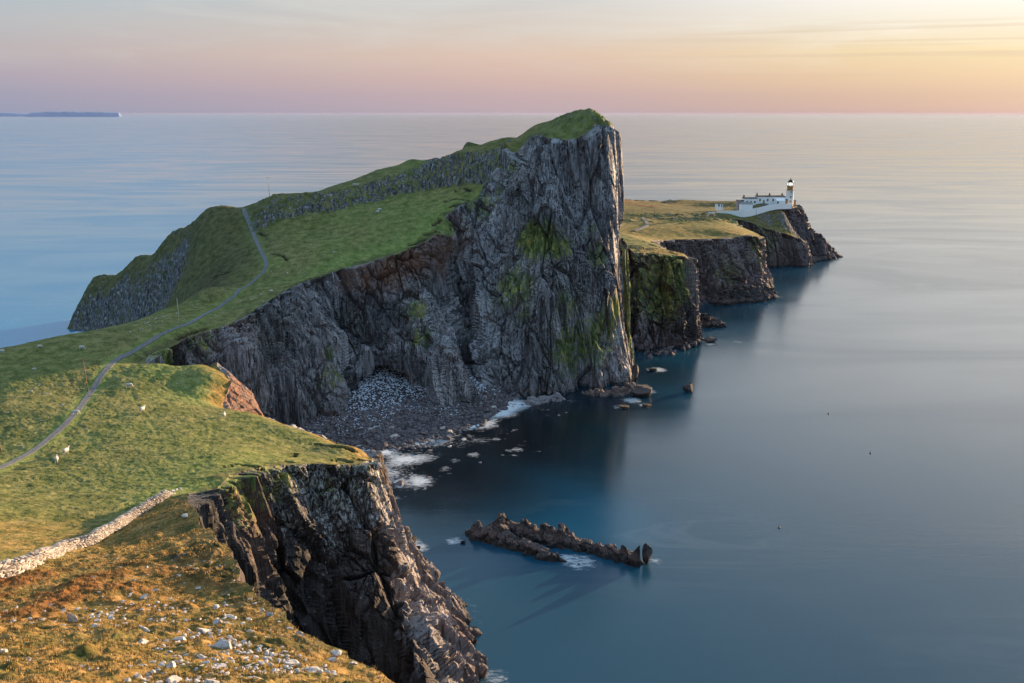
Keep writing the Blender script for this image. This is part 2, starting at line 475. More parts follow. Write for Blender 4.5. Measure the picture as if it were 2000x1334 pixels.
def catmull(P, per):
    """P (n,k), resample each span into `per` steps (list or int)"""
    P = np.asarray(P, float); n = len(P)
    E = np.concatenate([(2 * P[0] - P[1])[None], P, (2 * P[-1] - P[-2])[None]]); out = []
    for i in range(n - 1):
        m = per if isinstance(per, int) else per[i]
        p0, p1, p2, p3 = E[i], E[i + 1], E[i + 2], E[i + 3]
        # centripetal-ish tangents limited against overshoot
        t = (np.arange(m) / m)[:, None] if P.ndim == 2 else (np.arange(m) / m).reshape(-1, *([1] * (P.ndim - 1)))
        d0 = np.linalg.norm((p1 - p0).reshape(-1)) + 1e-6; d1 = np.linalg.norm((p2 - p1).reshape(-1)) + 1e-6; d2 = np.linalg.norm((p3 - p2).reshape(-1)) + 1e-6
        m1 = (p2 - p1 + d1 * ((p1 - p0) / d0 - (p2 - p0) / (d0 + d1))); m2 = (p2 - p1 + d1 * ((p3 - p2) / d2 - (p3 - p1) / (d1 + d2)))
        m1 *= .8; m2 *= .8
        out.append((2 * t ** 3 - 3 * t ** 2 + 1) * p1 + (t ** 3 - 2 * t ** 2 + t) * m1 + (-2 * t ** 3 + 3 * t ** 2) * p2 + (t ** 3 - t ** 2) * m2)
    out.append(P[-1:][:]); return np.concatenate(out, 0)


def seg_dist(x, y, P, closed=False):
    best = np.full(x.shape, 1e9); bx = x.copy(); by = y.copy()
    for i in range(len(P) - (0 if closed else 1)):
        a = P[i]; b = P[(i + 1) % len(P)]; d = b - a; l2 = d @ d + 1e-12
        t = np.clip(((x - a[0]) * d[0] + (y - a[1]) * d[1]) / l2, 0, 1)
        cx = a[0] + t * d[0]; cy = a[1] + t * d[1]; q = (x - cx) ** 2 + (y - cy) ** 2
        m = q < best; best = np.where(m, q, best); bx = np.where(m, cx, bx); by = np.where(m, cy, by)
    return np.sqrt(best), bx, by


# cliff edge of the near land, walked from beside the camera round the cove, the headland, the bay and the peak.
# each column: [edge point, (points on the face), foot]
COLS = [
    [('w', 34, -25, 98), ('w', 52, -22, 60), ('w', 66, -20, -3)],
    [('w', 15, 13, 92), ('w', 26, 17, 50), ('w', 44, 26, -3)],
    [(960, 1425, 46), ('w', 10, 56, 45), ('w', 16, 62, -3)],
    [(870, 1372, 52), ('w', 4, 58, 45), ('w', 12, 66, -3)],
    [(780, 1334, 54), ('w', 0, 62, 45), ('w', 8, 70, -3)],
    [(700, 1288, 58), ('w', -3, 68, 45), ('w', 3, 78, -3)],
    [(620, 1245, 63), ('w', -6, 73, 45), ('w', -2, 84, -3)],
    [(560, 1205, 69), ('w', -11, 78, 45), ('w', -7, 92, -3)],
    [(510, 1165, 76), ('w', -15, 86, 42), ('w', -11, 98, -3)],
    [(472, 1138, 82), ('w', -19, 92, 42), ('w', -15, 104, -3)],
    [(458, 1095, 89), ('w', -23, 97, 42), ('w', -18, 110, -3)],
    [(428, 1066, 98), ('w', -26, 104, 40), ('w', -22, 116, -3)],
    [(412, 1030, 108), ('w', -29, 112, 38), ('w', -25, 122, -3)],
    [(384, 1000, 120), ('w', -35, 121, 36), ('w', -30, 128, -3)],
    [(364, 982, 133), (375, 1060, 134), ('w', -38, 137, -3)],
    [(372, 962, 147), (400, 1030, 146), (440, 1130, 145), ('w', -38, 146, -3)],
    [(402, 962, 152), (425, 1010, 150), (465, 1110, 149), ('w', -35, 152, -3)],
    [(436, 944, 158), (452, 985, 160), (485, 1090, 157), ('w', -32, 160, -3)],
    [(458, 926, 165), (480, 985, 168), (500, 1100, 165), ('w', -30, 166, -3)],
    [(500, 914, 172), (515, 1000, 172), (530, 1110, 168), ('w', -30, 161, -3)],
    [(560, 908, 179), (562, 1000, 175), (580, 1150, 170), ('w', -25, 159, -3)],
    [(640, 906, 184), (645, 1020, 182), (665, 1180, 177), ('w', -19, 161, -3)],
    [(690, 908, 187), (705, 1000, 185), (727, 1130, 180), (765, 1260, 173), ('w', -20, 146, -3)],
    [(708, 903, 190), (736, 975, 188), (765, 1110, 182), (808, 1240, 174), (850, 1334, 165), ('w', -8, 136, -3)],
    [(720, 898, 194), (754, 980, 197), (788, 1100, 196), (842, 1225, 192), (915, 1345, 181), ('w', -3, 150, -3)],
    [(728, 896, 198), (768, 985, 205), (808, 1095, 209), (874, 1205, 207), (966, 1338, 'z', -1)],
    [(718, 890, 202), ('w', -29, 204, 24), ('w', -21, 207, 9), ('w', -12, 206, -3)],
    [(690, 880, 209), ('w', -31, 214, 22), ('w', -27, 222, -3)],
    [(650, 865, 216), ('w', -36, 226, 20), ('w', -32, 233, -3)],
    [(600, 848, 223), ('w', -43, 236, 20), ('w', -38, 244, -3)],
    [(560, 833, 231), ('w', -49, 243, 20), ('w', -44, 250, -3)],
    [(512, 816, 240), ('w', -57, 251, 20), ('w', -51, 256, -3)],
    [(470, 812, 244), (500, 835, 249), ('w', -63, 259, -3)],
    [(440, 800, 248), (478, 800, 252), (505, 860, 254), ('w', -65, 264, -3)],
    [(440, 775, 254), (470, 775, 257), (503, 812, 258), ('w', -68, 270, -3)],
    [(450, 745, 261), (480, 765, 262), (504, 800, 263), ('w', -71, 277, -3)],
    [(435, 728, 268), (460, 742, 270), (492, 778, 269), ('w', -75, 283, -3)],
    [(410, 717, 275), ('w', -87, 282, 20), ('w', -85, 284, -3)],
    [(360, 727, 276), ('w', -94.5, 283, 20), ('w', -93, 286, -3)],
    [(320, 721, 277), ('w', -100.5, 285, 20), ('w', -99, 288, -3)],
    [(285, 712, 279), ('w', -106, 288, 20), ('w', -104, 292, -3)],
    [(292, 692, 285), (310, 715, 284), (330, 800, 290), ('w', -99, 308, -3)],
    [(335, 676, 293), (350, 710, 292), (375, 800, 298), ('w', -94, 312, -3)],
    [(400, 648, 307), (410, 700, 303), (430, 790, 308), ('w', -88, 316, -3)],
    [(450, 632, 317), (455, 690, 312), (475, 800, 318), ('w', -84, 320, -3)],
    [(480, 618, 325), (485, 680, 317), (500, 780, 320), (512, 860, 'z', -2)],
    [(500, 604, 333), (505, 680, 325), (520, 780, 326), (535, 862, 'z', -2)],
    [(540, 578, 345), (550, 650, 340), (562, 750, 338), (575, 855, 'z', -2)],
    [(580, 556, 356), (590, 640, 350), (605, 760, 345), (618, 848, 'z', -2)],
    [(640, 535, 368), (640, 620, 362), (650, 740, 352), (652, 842, 'z', -2)],
    [(680, 522, 376), (672, 620, 372), (668, 740, 366), (672, 800, 'z', 1)],
    [(720, 512, 384), (715, 620, 376), (700, 730, 365), (695, 800, 'z', 1)],
    [(750, 503, 386), (745, 610, 381), (744, 710, 376), (748, 765, 'z', 2)],
    [(780, 495, 388), (778, 600, 378), (786, 710, 371), (800, 785, 'z', 0)],
    [(812, 480, 392), (812, 570, 379), (835, 690, 367), (868, 812, 'z', -2)],
    [(835, 468, 396), (824, 590, 374), (880, 725, 359), (925, 806, 'z', -2)],
    [(858, 456, 401), (850, 570, 392), (880, 680, 383), (900, 748, 'z', 2)],
    [(884, 462, 404), (886, 520, 410), (902, 620, 406), (922, 750, 'z', 2)],
    [(884, 440, 409), (908, 500, 412), (930, 620, 403), (950, 765, 'z', 1)],
    [(868, 424, 412), (912, 470, 410), (950, 610, 394), (985, 778, 'z', -1)],
    [(900, 400, 415), (935, 455, 409), (985, 600, 393), (1030, 780, 'z', -2)],
    [(938, 382, 418), (965, 440, 407), (1015, 590, 390), (1068, 782, 'z', -2)],
    [(950, 360, 420), (985, 430, 404), (1040, 570, 388), (1090, 782, 'z', -2)],
    [(968, 330, 417), (1010, 400, 400), (1060, 540, 386), (1105, 778, 'z', -2)],
    [(1000, 297, 412), (1035, 370, 397), (1085, 520, 386), (1135, 764, 'z', -2)],
    [(1037, 267, 405), (1055, 340, 396), (1120, 510, 389), (1165, 770, 'z', -2)],
    [(1066, 267, 400), (1080, 350, 400), (1142, 540, 394), (1190, 770, 'z', -2)],
    [(1106, 272, 397), (1112, 370, 401), (1160, 560, 397), (1212, 765, 'z', -2)],
    [(1143, 262, 397), (1150, 380, 400), (1182, 560, 397), (1224, 760, 'z', -2)],
    [(1168, 245, 399), (1174, 380, 400), (1186, 560, 398), (1226, 756, 'z', -2)],
    [(1186, 245, 400), (1192, 380, 401), (1198, 560, 401), (1232, 750, 'z', -2)],
    [(1203, 264, 414), (1209, 380, 415), (1213, 560, 415), (1246, 738, 'z', -2)],
    [('w', 45.5, 434, 100), ('w', 47, 434, 70), ('w', 48, 434, 40), ('w', 56, 430, -3)],
    [('w', 43, 444, 94), ('w', 46, 445, 70), ('w', 49, 445, 40), ('w', 58, 442, -3)],
    [('w', 36, 452, 88), ('w', 42, 456, 66), ('w', 50, 458, 40), ('w', 64, 462, -3)],
    [('w', 10, 462, 84), ('w', 14, 475, 60), ('w', 18, 488, 30), ('w', 22, 505, -3)],
    [('w', -30, 480, 80), ('w', -30, 500, 50), ('w', -30, 520, 20), ('w', -30, 530, -3)],
    [('w', -80, 500, 70), ('w', -80, 520, 40), ('w', -80, 540, 20), ('w', -80, 550, -3)],
    [('w', -125, 505, 48), ('w', -127, 520, 30), ('w', -128, 530, 15), ('w', -128, 540, -3)],
]
K = 6
cols = []
for c in COLS:
    p = np.array([Pt(q) for q in c]); s = np.r_[0, np.cumsum(np.linalg.norm(np.diff(p, axis=0), axis=1))]; s /= s[-1]
    cols.append(np.array([np.interp(np.linspace(0, 1, K), s, p[:, k]) for k in range(3)]).T)
cols = np.array(cols)
for i in range(2, 14):      # the brow of the near slope: a sheer drop out of sight below it
    t_ = cols[min(i + 1, 14), 0, :2] - cols[i - 1, 0, :2]; n_ = np.array([-t_[1], t_[0]]) / np.hypot(*t_)
    n_ = -n_ if n_[0] < 0 else n_
    for k in range(K):
        f_ = k / (K - 1); o_ = (1.6 if 8 < i < 13 else .3) * min(1, f_ * 3) + 3 * f_ * f_
        cols[i, k] = [cols[i, 0, 0] + n_[0] * o_, cols[i, 0, 1] + n_[1] * o_, cols[i, 0, 2] * (1 - f_) - 3 * f_]
#                               # (ncol, K, 3)
EDGE = cols[:, 0, :]

LAND = [EDGE[i] for i in range(len(EDGE))]
_L = [
    # slope under the camera
    ('w', 0, 0, 110.3), ('w', -30, 0, 111), ('w', -60, 5, 110), ('w', 12, 4, 108), ('w', -110, 20, 108), ('w', 0, -30, 112), ('w', -80, -30, 113),
    (0, 1334, 'z', 86), (400, 1334, 'z', 85), (600, 1334, 'z', 83.5), (0, 1250, 'z', 80.5), (200, 1250, 'z', 80), (450, 1240, 'z', 79), (-300, 1250, 'z', 83),
    (0, 1180, 88 * .88), (200, 1150, 'z', 72.8), (400, 1150, 'z', 71.5), (0, 1130, 'z', 71), (100, 1092, 'z', 65.5), (180, 1062, 'z', 60.8), (300, 1060, 'z', 63),
    (240, 1030, 'z', 57.5), (300, 995, 'z', 54.8), (345, 965, 'z', 53.3), (380, 1040, 'z', 63.5), (-300, 1130, 'z', 74), (-300, 1030, 'z', 62),
    (0, 1050, 'z', 59.5), (0, 950, 'z', 49), (200, 950, 'z', 49.5), (350, 930, 'z', 50), (450, 880, 'z', 47), (600, 880, 'z', 42.5), (-200, 950, 'z', 51),
    (0, 900, 190), (300, 880, 192), (450, 850, 208), (0, 800, 230), (200, 800, 230), (350, 800, 232), (0, 720, 262), (0, 680, 285), (-200, 700, 285), (-200, 900, 200),
    (100, 662, 296), (170, 649, 305), (250, 631, 318), (330, 602, 335), (410, 562, 356), (170, 762, 250), (250, 750, 252), (350, 640, 305), (240, 700, 277), (100, 700, 272), (350, 760, 252),
    # isthmus back slope down to the western water
    ('w', -198, 285, -2), ('w', -184, 320, -2), ('w', -174, 355, -2), ('w', -173, 390, -2), ('w', -176, 425, -2), ('w', -222, 240, 0), ('w', -250, 180, 0), ('w', -165, 300, 20), ('w', -155, 325, 22), ('w', -143, 350, 25), ('w', -149, 378, 22), ('w', -150, 402, 24), ('w', -190, 255, 20),
    # path and the long field
    (430, 600, 345), (480, 560, 370), (520, 515, 385), (505, 480, 405), (490, 445, 430), (475, 408, 450), (600, 500, 388), (700, 450, 412), (700, 405, 438), (800, 384, 440), (900, 368, 434), (720, 400, 440), (600, 428, 429),
    (600, 440, 426), (550, 450, 420), (800, 450, 405), (660, 490, 390), (560, 520, 380), (830, 405, 425),
    # western headland face
    (450, 520, 398), (420, 480, 425), (400, 440, 442), (400, 410, 456), (340, 450, 474), (270, 500, 494), (230, 535, 507), (187, 545, 517), (152, 600, 507), ('a', 147, 502, -2), ('a', 135, 515, -2), ('a', 150, 535, -3),
    (350, 500, 452), (300, 530, 466), (350, 560, 424), (260, 570, 474), (200, 590, 497), (250, 610, 468), (330, 585, 434), (400, 548, 400), (300, 610, 455), (210, 625, 490),
    ('a', 170, 499, -2), ('a', 200, 487, -2), ('a', 235, 468, -2), ('w', -215, 440, -9), ('w', -215, 400, -9), ('w', -215, 350, -9), ('w', -230, 310, -9), ('w', -255, 280, -9), ('w', -290, 220, -9),
    ('w', -160, 480, 50), ('w', -170, 500, 25), ('w', -180, 520, -2), ('w', -200, 515, 20), ('w', -215, 530, -3), ('w', -240, 530, -6), ('w', -260, 480, -9), ('w', -130, 490, 55), ('w', -180, 550, -8),
]
LAND += [Pt(q) for q in _L]
# scarp that crosses the hill: foot line, rise behind it
SC = np.array([Pt(q)[:2] for q in [(470, 446, 425), (540, 431, 428), (600, 420, 432), (650, 409, 436), (720, 394, 442), (770, 381, 446), (830, 368, 446), (880, 361, 442), (930, 352, 434), (960, 338, 424)]])
SCH = np.array([0, 5, 5.5, 6, 6, 8, 12, 13.5, 14.5, 11.])
_U = [(527, 388, 438), (600, 379, 456), (650, 363, 462), (700, 347, 468), (750, 328, 474), (800, 316, 478), (840, 304, 478), (880, 295, 474), (900, 290, 471), (930, 283, 464), (960, 277, 456), (1000, 269, 447), (1050, 250, 434), (1085, 232, 420), (1110, 222, 412), (1150, 217, 405), (1175, 226, 404), (1100, 250, 405),
      (1130, 240, 402), (980, 284, 440), (1020, 275, 418)]
UP = [Pt(q) for q in _U]


SHP = cols[26:40, 0, :2]                                  # rims that roll over towards the low sun before the drop


def shoulder(x, y):
    x = np.asarray(x, float); y = np.asarray(y, float); best = np.full(x.shape, 99.0)
    m = (x > -130) & (x < -5) & (y > 170) & (y < 310)
    if m.any():
        d, _, _ = seg_dist(x[m], y[m], SHP); best[m] = d
    w = 1 - np.clip(best / 8.0, 0, 1)
    return -3.4 * w ** 2


def scarp(x, y):
    x = np.asarray(x, float); y = np.asarray(y, float); best = np.full(x.shape, 1e9); sgn = np.zeros(x.shape); hh = np.zeros(x.shape)
    for i in range(len(SC) - 1):
        a, b = SC[i], SC[i + 1]; d = b - a; l = np.hypot(*d)
        t = np.clip(((x - a[0]) * d[0] + (y - a[1]) * d[1]) / l ** 2, 0, 1)
        qx = x - a[0] - t * d[0]; qy = y - a[1] - t * d[1]; q = np.hypot(qx, qy)
        s = (d[0] * (y - a[1]) - d[1] * (x - a[0])) / l
        m = q < best
        best = np.where(m, q, best); sgn = np.where(m, s, sgn); hh = np.where(m, SCH[i] + t * (SCH[i + 1] - SCH[i]), hh)
    sd_ = np.where(sgn > 0, best, -best)
    return hh, sd_


def S_of(x, y, wob=True):
    hh, d = scarp(x, y)
    if wob: d = d + 2.2 * fbm(np.asarray(x) / 9, np.asarray(y) / 9, 0 * np.asarray(x) + 3.3, 3, 5)
    return hh * (0.55 * sst(0, 3.0, d) + .45 * sst(4.5, 8.0, d)) * sst(90, 40, d)


ctl = np.array(LAND + UP + [(-30, 478, 80), (-80, 497, 70), (-110, 560, 5), (60, 480, 60)])
ctl[:, 2] -= S_of(ctl[:, 0], ctl[:, 1], False) + shoulder(ctl[:, 0], ctl[:, 1])
H_near0 = RBF(ctl)


def Hs(x, y):
    """smooth near terrain height"""
    return H_near0(x, y) + S_of(x, y) + shoulder(x, y)


def hit(px, py, H=None, a0=20, a1=900):
    """where the view line through a photo position meets the terrain"""
    H = H or Hs
    dx, dy, dz = ray(px, py); a = np.exp(np.linspace(math.log(a0), math.log(a1), 900))
    z = EYE + dz * a; h = H(dx * a, dy * a); k = np.argmax(z < h)
    if k == 0: return None
    t0, t1 = a[k - 1], a[k]
    for _ in range(20):
        t = (t0 + t1) / 2
        if EYE + dz * t < H(np.array([dx * t]), np.array([dy * t]))[0]: t1 = t
        else: t0 = t
    return dx * t, dy * t, EYE + dz * t


def poly_inside(x, y, P):
    ins = np.zeros(x.shape, bool); n = len(P)
    for i in range(n):
        x0, y0 = P[i]; x1, y1 = P[(i + 1) % n]
        c = ((y0 > y) != (y1 > y))
        if y1 != y0: ins ^= c & (x < (x1 - x0) * (y - y0) / (y1 - y0) + x0)
    return ins


def resample(P, step):
    P = np.asarray(P, float); s = np.r_[0, np.cumsum(np.linalg.norm(np.diff(P[:, :3] if P.shape[1] > 2 else P, axis=0), axis=1))]
    n = max(2, int(s[-1] / step)); t = np.linspace(0, s[-1], n)
    return np.array([np.interp(t, s, P[:, k]) for k in range(P.shape[1])]).T


def rock_disp(x, y, z, amp=1.0):
    """outward displacement of a cliff: buttresses, leaning slabs, broken columns"""
    wx = x + 1.4 * vnoise(x / 9, y / 9, z / 26, 3) + .12 * z; wy = y + 1.4 * vnoise(x / 9, y / 9, z / 26, 4)
    big = fbm(wx / 19, wy / 19, z / 110, 2, 11, ridged=True) * 4.2
    c0, f, e0 = voro(wx / 8.5 + 5, wy / 8.5, z / 70, 12)
    c1, f, e1 = voro(wx / 3.6, wy / 3.6, z / 58, 1)
    c2, f, e2 = voro(wx / 1.7 + 7, wy / 1.7, z / 21, 2)
    c3, f, e3 = voro(wx / .85 + 3, wy / .85, z / 6, 6)
    fin = fbm(wx / 1.6, wy / 1.6, z / 7, 3, 21)
    d = big + (c0 - .5) * 5.0 + (c1 - .5) * 3.2 + (c2 - .5) * 1.4 + (c3 - .5) * .55 + fin * .4 - 1.2 * sst(.08, 0, e1) - .35 * sst(.08, 0, e2) - 2.2 * sst(.09, 0, e0) - .7
    return d * amp


def loft(name, cols, ustep, vstep, Hf=None, amp=1.0, edge_jit=1.2, tint=None, split=None, top_in=1.6, nK=None, range_=None, vdisp=None, ampU=None):
    """skin a grid of control columns; returns verts grid, top edge polyline"""
    cols = np.asarray(cols); nc = len(cols)
    seglen = np.maximum(np.linalg.norm(np.diff(cols[:, 0], axis=0), axis=1), np.linalg.norm(np.diff(cols[:, -1], axis=0), axis=1) * .7)
    steps = [max(2, int(l / (ustep[i] if isinstance(ustep, list) else ustep))) for i, l in enumerate(seglen)]
    G = catmull(cols, steps)                              # (U,K,3)
    hgt = np.linalg.norm(np.diff(G, axis=1), axis=2).sum(1).max()
    nv = max(4, int(hgt / vstep / (G.shape[1] - 1)))
    G = np.swapaxes(catmull(np.swapaxes(G, 0, 1), nv), 0, 1)   # (U,V,3)
    du = np.gradient(G, axis=0); dv = np.gradient(G, axis=1)
    k = 9
    nrm = np.cross(dv, du); nrm /= np.linalg.norm(nrm, axis=2, keepdims=True) + 1e-9
    # smooth the normals along u so that displacement does not tear
    ker = np.hanning(2 * k + 3)[1:-1]; ker /= ker.sum()
    pad = np.pad(nrm, ((k, k), (0, 0), (0, 0)), 'edge')
    nrm = sum(ker[i] * pad[i:i + nrm.shape[0]] for i in range(2 * k + 1))
    nrm /= np.linalg.norm(nrm, axis=2, keepdims=True) + 1e-9
    x, y, z = G[..., 0], G[..., 1], G[..., 2]
    jit = edge_jit * fbm(x[:, 0] / 3.2, y[:, 0] / 3.2, 0 * x[:, 0], 5, 31, .65)
    D = rock_disp(x.ravel(), y.ravel(), z.ravel(), amp).reshape(x.shape)
    if ampU is not None:
        uu_ = np.interp(np.arange(G.shape[0]), np.r_[0, np.cumsum(steps)], ampU); D = D * uu_[:, None]
    if vdisp is not None: D = D + vdisp(x, y, z)
    depth = np.arange(G.shape[1])[None, :] / (G.shape[1] - 1) * hgt
    ramp_ = sst(0, top_in * 1.8, depth + 0 * x)
    D = jit[:, None] * (1 - ramp_) + D * ramp_
    nh = nrm.copy(); nh[:, 0, 2] = 0
    G2 = G + nh * D[..., None]
    if Hf is not None:
        hz = Hf(G2[:, 0, 0], G2[:, 0, 1]); dz0 = hz - G2[:, 0, 2]
        G2[..., 2] += dz0[:, None] * (1 - sst(0, 10, depth))
    return G2, depth


def grid_faces(nu, nv, flip=False):
    i = np.arange(nu - 1)[:, None] * nv + np.arange(nv - 1)[None]
    f = np.stack([i, i + nv, i + nv + 1, i + 1], -1).reshape(-1, 4)
    return f[:, ::-1] if flip else f
# ------------------------------------------------------------------ near land: cliffs first, then the turf fitted to their lip
def blobs(x, y, L, z=None):
    """soft painted patches at places; L of (control point, radius, amount)"""
    r = np.zeros(x.shape, np.float32)
    for q, rad, am in L:
        p = Pt(q); d2 = (x - p[0]) ** 2 + (y - p[1]) ** 2
        if z is not None: d2 = d2 + (z - p[2]) ** 2
        r = np.maximum(r, am * np.exp(-(d2 / rad ** 2) ** 1.5)) if am > 0 else r * (1 + am * np.exp(-(d2 / rad ** 2) ** 1.5))
    return r


us = []
for i in range(len(cols) - 1):
    if i < 4: us.append(3.0)  # hidden
    elif i < 13: us.append(.9)
    elif i < 26: us.append(.33)
    elif i < 32: us.append(1.0)
    elif i < 38: us.append(.5)
    elif i < 41: us.append(1.5)
    elif i < 73: us.append(.45)
    else: us.append(2.2)


def cave(q, rx, rz, deep):
    p = Pt(q)
    return lambda x, y, z: -deep * np.exp(-(((x - p[0]) ** 2 + (y - p[1]) ** 2) / rx ** 2) ** 2 - (np.maximum(z - p[2], 0) / rz) ** 2.5)


_cv = [cave((682, 800, 'z', 1), 4.5, 11, 12), cave((750, 772, 'z', 2), 9.0, 8, 12), cave((892, 745, 'z', 2), 5, 14, 10), cave((1140, 765, 'z', 0), 3, 10, 7)]


def vd(x, y, z):
    return sum(c(x, y, z) for c in _cv)


G2, dep = loft('cliff', cols, us, .45, Hf=Hs, amp=1.0, vdisp=vd, ampU=[.12] * 14 + [.6] + [1.0] * 10 + [.7, .55] + [.25, .18, .18, .18, .18, .2, .2, .22, .22, .2] + [.15] * 4 + [1.0] * (len(cols) - 50) + [.45] * 5 + [.7] * 4)
nU, nV = G2.shape[:2]
x, y, z = (G2[..., k].ravel().astype(np.float32) for k in range(3))
moss = blobs(x, y, [((1050, 470, 395), 11, .9), ((1000, 560, 392), 13, .75), ((1010, 610, 390), 8, .6), ((1090, 480, 392), 8, .8), ((1130, 680, 390), 15, .8), ((1190, 650, 392), 13, .95), ((1215, 600, 400), 8, 1.),
                    ((1110, 600, 390), 10, .6), ((1165, 500, 395), 7, .6), ((640, 740, 352), 7, .75), ((638, 690, 356), 5, .7), ((815, 610, 376), 6, .75), ((822, 660, 372), 6, .7), ((880, 735, 366), 3, 1.),
                    ((980, 380, 412), 7, .6), ((1000, 330, 408), 5, .7), ((470, 960, 162), 8, .6), ((430, 985, 152), 7, .65), ((520, 935, 175), 8, .6), ((650, 925, 185), 12, .35),
                    ((1150, 450, 398), 5, .5), ((400, 660, 305), 8, .6), ((320, 700, 290), 8, .8), ((935, 400, 415), 10, .6), ((720, 925, 192), 6, .4), ((830, 1330, 190), 8, .5)], z=z)
clay = blobs(x, y, [((790, 1080, 202), 24, .38), ((865, 1225, 197), 22, .38), ((750, 960, 200), 10, .35), ((860, 480, 402), 8, 1.), ((840, 505, 392), 9, 1.), ((800, 515, 386), 9, 1.), ((760, 530, 382), 9, .95), ((720, 540, 378), 7, .9), ((680, 545, 374), 5, .9), ((610, 568, 352), 4, .6), ((485, 785, 258), 17, 1.), ((480, 760, 264), 12, 1.), ((495, 815, 255), 14, 1.),  # headland flank entries put the sun's warm colour into the rock
                    ((460, 1030, 160), 7, .6), ((475, 1070, 160), 6, .4), ((440, 1060, 150), 6, .4), ((470, 655, 318), 6, .6), ((430, 690, 310), 8, .35), ((880, 440, 412), 7, .5), ((905, 470, 410), 7, .5), ((470, 1120, 83), 5, .5), ((440, 1075, 97), 5, .4)], z=z)
lich = blobs(x, y, [((1205, 330, 405), 8, 1.), ((1210, 480, 406), 8, 1.), ((1215, 640, 403), 9, 1.), ((1230, 730, 403), 8, .8), ((1000, 330, 405), 14, .7), ((980, 400, 402), 12, .6), ((1040, 560, 390), 18, .55), ((1100, 640, 388), 16, .5), ((1150, 600, 390), 12, .6), ((560, 940, 176), 12, .75), ((640, 940, 184), 14, .9),  # right-edge entries pale the rock to strengthen the sunlit rim
                    ((700, 930, 190), 12, .9), ((740, 980, 195), 12, .7), ((545, 640, 345), 14, .45), ((700, 640, 370), 16, .3), ((880, 770, 364), 9, .5), ((500, 640, 325), 8, .5), ((1190, 260, 402), 8, .5), ((780, 1080, 200), 12, .5)], z=z)
tint = np.stack([moss, clay, lich], 1)
cuts = [0] + [int(np.sum([max(2, int(max(np.linalg.norm(cols[i + 1, 0] - cols[i, 0]), np.linalg.norm(cols[i + 1, -1] - cols[i, -1]) * .7) / us[i])) for i in range(c)])) for c in (23, 41, 61)] + [nU - 1]
for a_, b_, mr_ in zip(cuts[:-1], cuts[1:], (M_rock_shade, M_rock, M_rock, M_rock)):
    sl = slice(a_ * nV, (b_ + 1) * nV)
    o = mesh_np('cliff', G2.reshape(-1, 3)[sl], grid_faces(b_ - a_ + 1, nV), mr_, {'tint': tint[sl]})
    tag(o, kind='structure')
EDGE2 = G2[:, 0, :].copy()

# turf polygon
POLY = np.vstack([EDGE2[:, :2], [(-190, 575), (-300, 560), (-420, 400), (-420, 150), (-300, -60), (34, -60)]])
PX = np.linspace(-290, 1216, 670)
ANG = np.arctan((PX - 1000) / FPX)
rr = [9.0]
while rr[-1] < 590: rr.append(rr[-1] * (1 + (.0038 if rr[-1] < 420 else .0042)))
RR = np.array(rr)
AA, RG = np.meshgrid(ANG, RR, indexing='ij')
gx = (np.sin(AA) * RG); gy = (np.cos(AA) * RG)
gz = Hs(gx, gy)
shape = gx.shape
fx_, fy_ = gx.ravel(), gy.ravel()


def inside_fast(x, y, P):
    o = np.argsort(y); ys = y[o]; xs = x[o]; ins = np.zeros(len(x), bool)
    for i in range(len(P)):
        x0, y0 = P[i]; x1, y1 = P[(i + 1) % len(P)]
        if y0 == y1: continue
        lo, hi = (y0, y1) if y0 < y1 else (y1, y0)
        a = np.searchsorted(ys, lo, 'left'); b = np.searchsorted(ys, hi, 'left')
        if a < b: ins[a:b] ^= xs[a:b] < (x1 - x0) * (ys[a:b] - y0) / (y1 - y0) + x0
    r = np.zeros(len(x), bool); r[o] = ins; return r


def near_dist(x, y, P, R_):
    o = np.argsort(y); ys = y[o]; xs = x[o]; best = np.full(len(x), R_ * R_, np.float32)
    for (qx, qy) in P:
        a = np.searchsorted(ys, qy - R_); b = np.searchsorted(ys, qy + R_)
        if a < b: best[a:b] = np.minimum(best[a:b], (xs[a:b] - qx) ** 2 + (ys[a:b] - qy) ** 2)
    r = np.empty(len(x), np.float32); r[o] = np.sqrt(best); return r


def fit_turf(name, gx, gy, gz0, POLY, edge, disp, Hf, attrs, zmin=-3.5):
    sh = gx.shape; ins = inside_fast(gx.ravel(), gy.ravel(), POLY).reshape(sh) & (gz0 > zmin)
    I = ins; q = I[:-1, :-1] | I[1:, :-1] | I[1:, 1:] | I[:-1, 1:]
    used = np.zeros(sh, bool); used[:-1, :-1] |= q; used[1:, :-1] |= q; used[1:, 1:] |= q; used[:-1, 1:] |= q
    e1 = resample(edge[:, :2], 1.0)
    nd = near_dist(gx.ravel(), gy.ravel(), e1, 14.0).reshape(sh)
    V = np.stack([gx, gy, gz0 + disp(gx, gy, gz0, nd)[0]], -1)
    aa = disp(gx, gy, gz0, nd, True)
    out = used & ~ins & (gz0 > zmin)
    ox, oy = gx[out], gy[out]
    dd, bx, by = seg_dist(ox, oy, edge[:, :2])
    ok = dd < 6
    bx = np.where(ok, bx, ox); by = np.where(ok, by, oy)
    V[out] = np.stack([bx, by, Hf(bx, by)], -1)
    nu, nv = sh
    f = grid_faces(nu, nv, True).reshape(nu - 1, nv - 1, 4)[q]
    rm = np.full(nu * nv, -1); uu = np.unique(f); rm[uu] = np.arange(len(uu))
    at = {k: v.reshape(nu * nv, -1)[uu] for k, v in aa.items()}
    o = mesh_np(name, V.reshape(-1, 3)[uu], rm[f], M_ground, at, smooth=False)
    return o


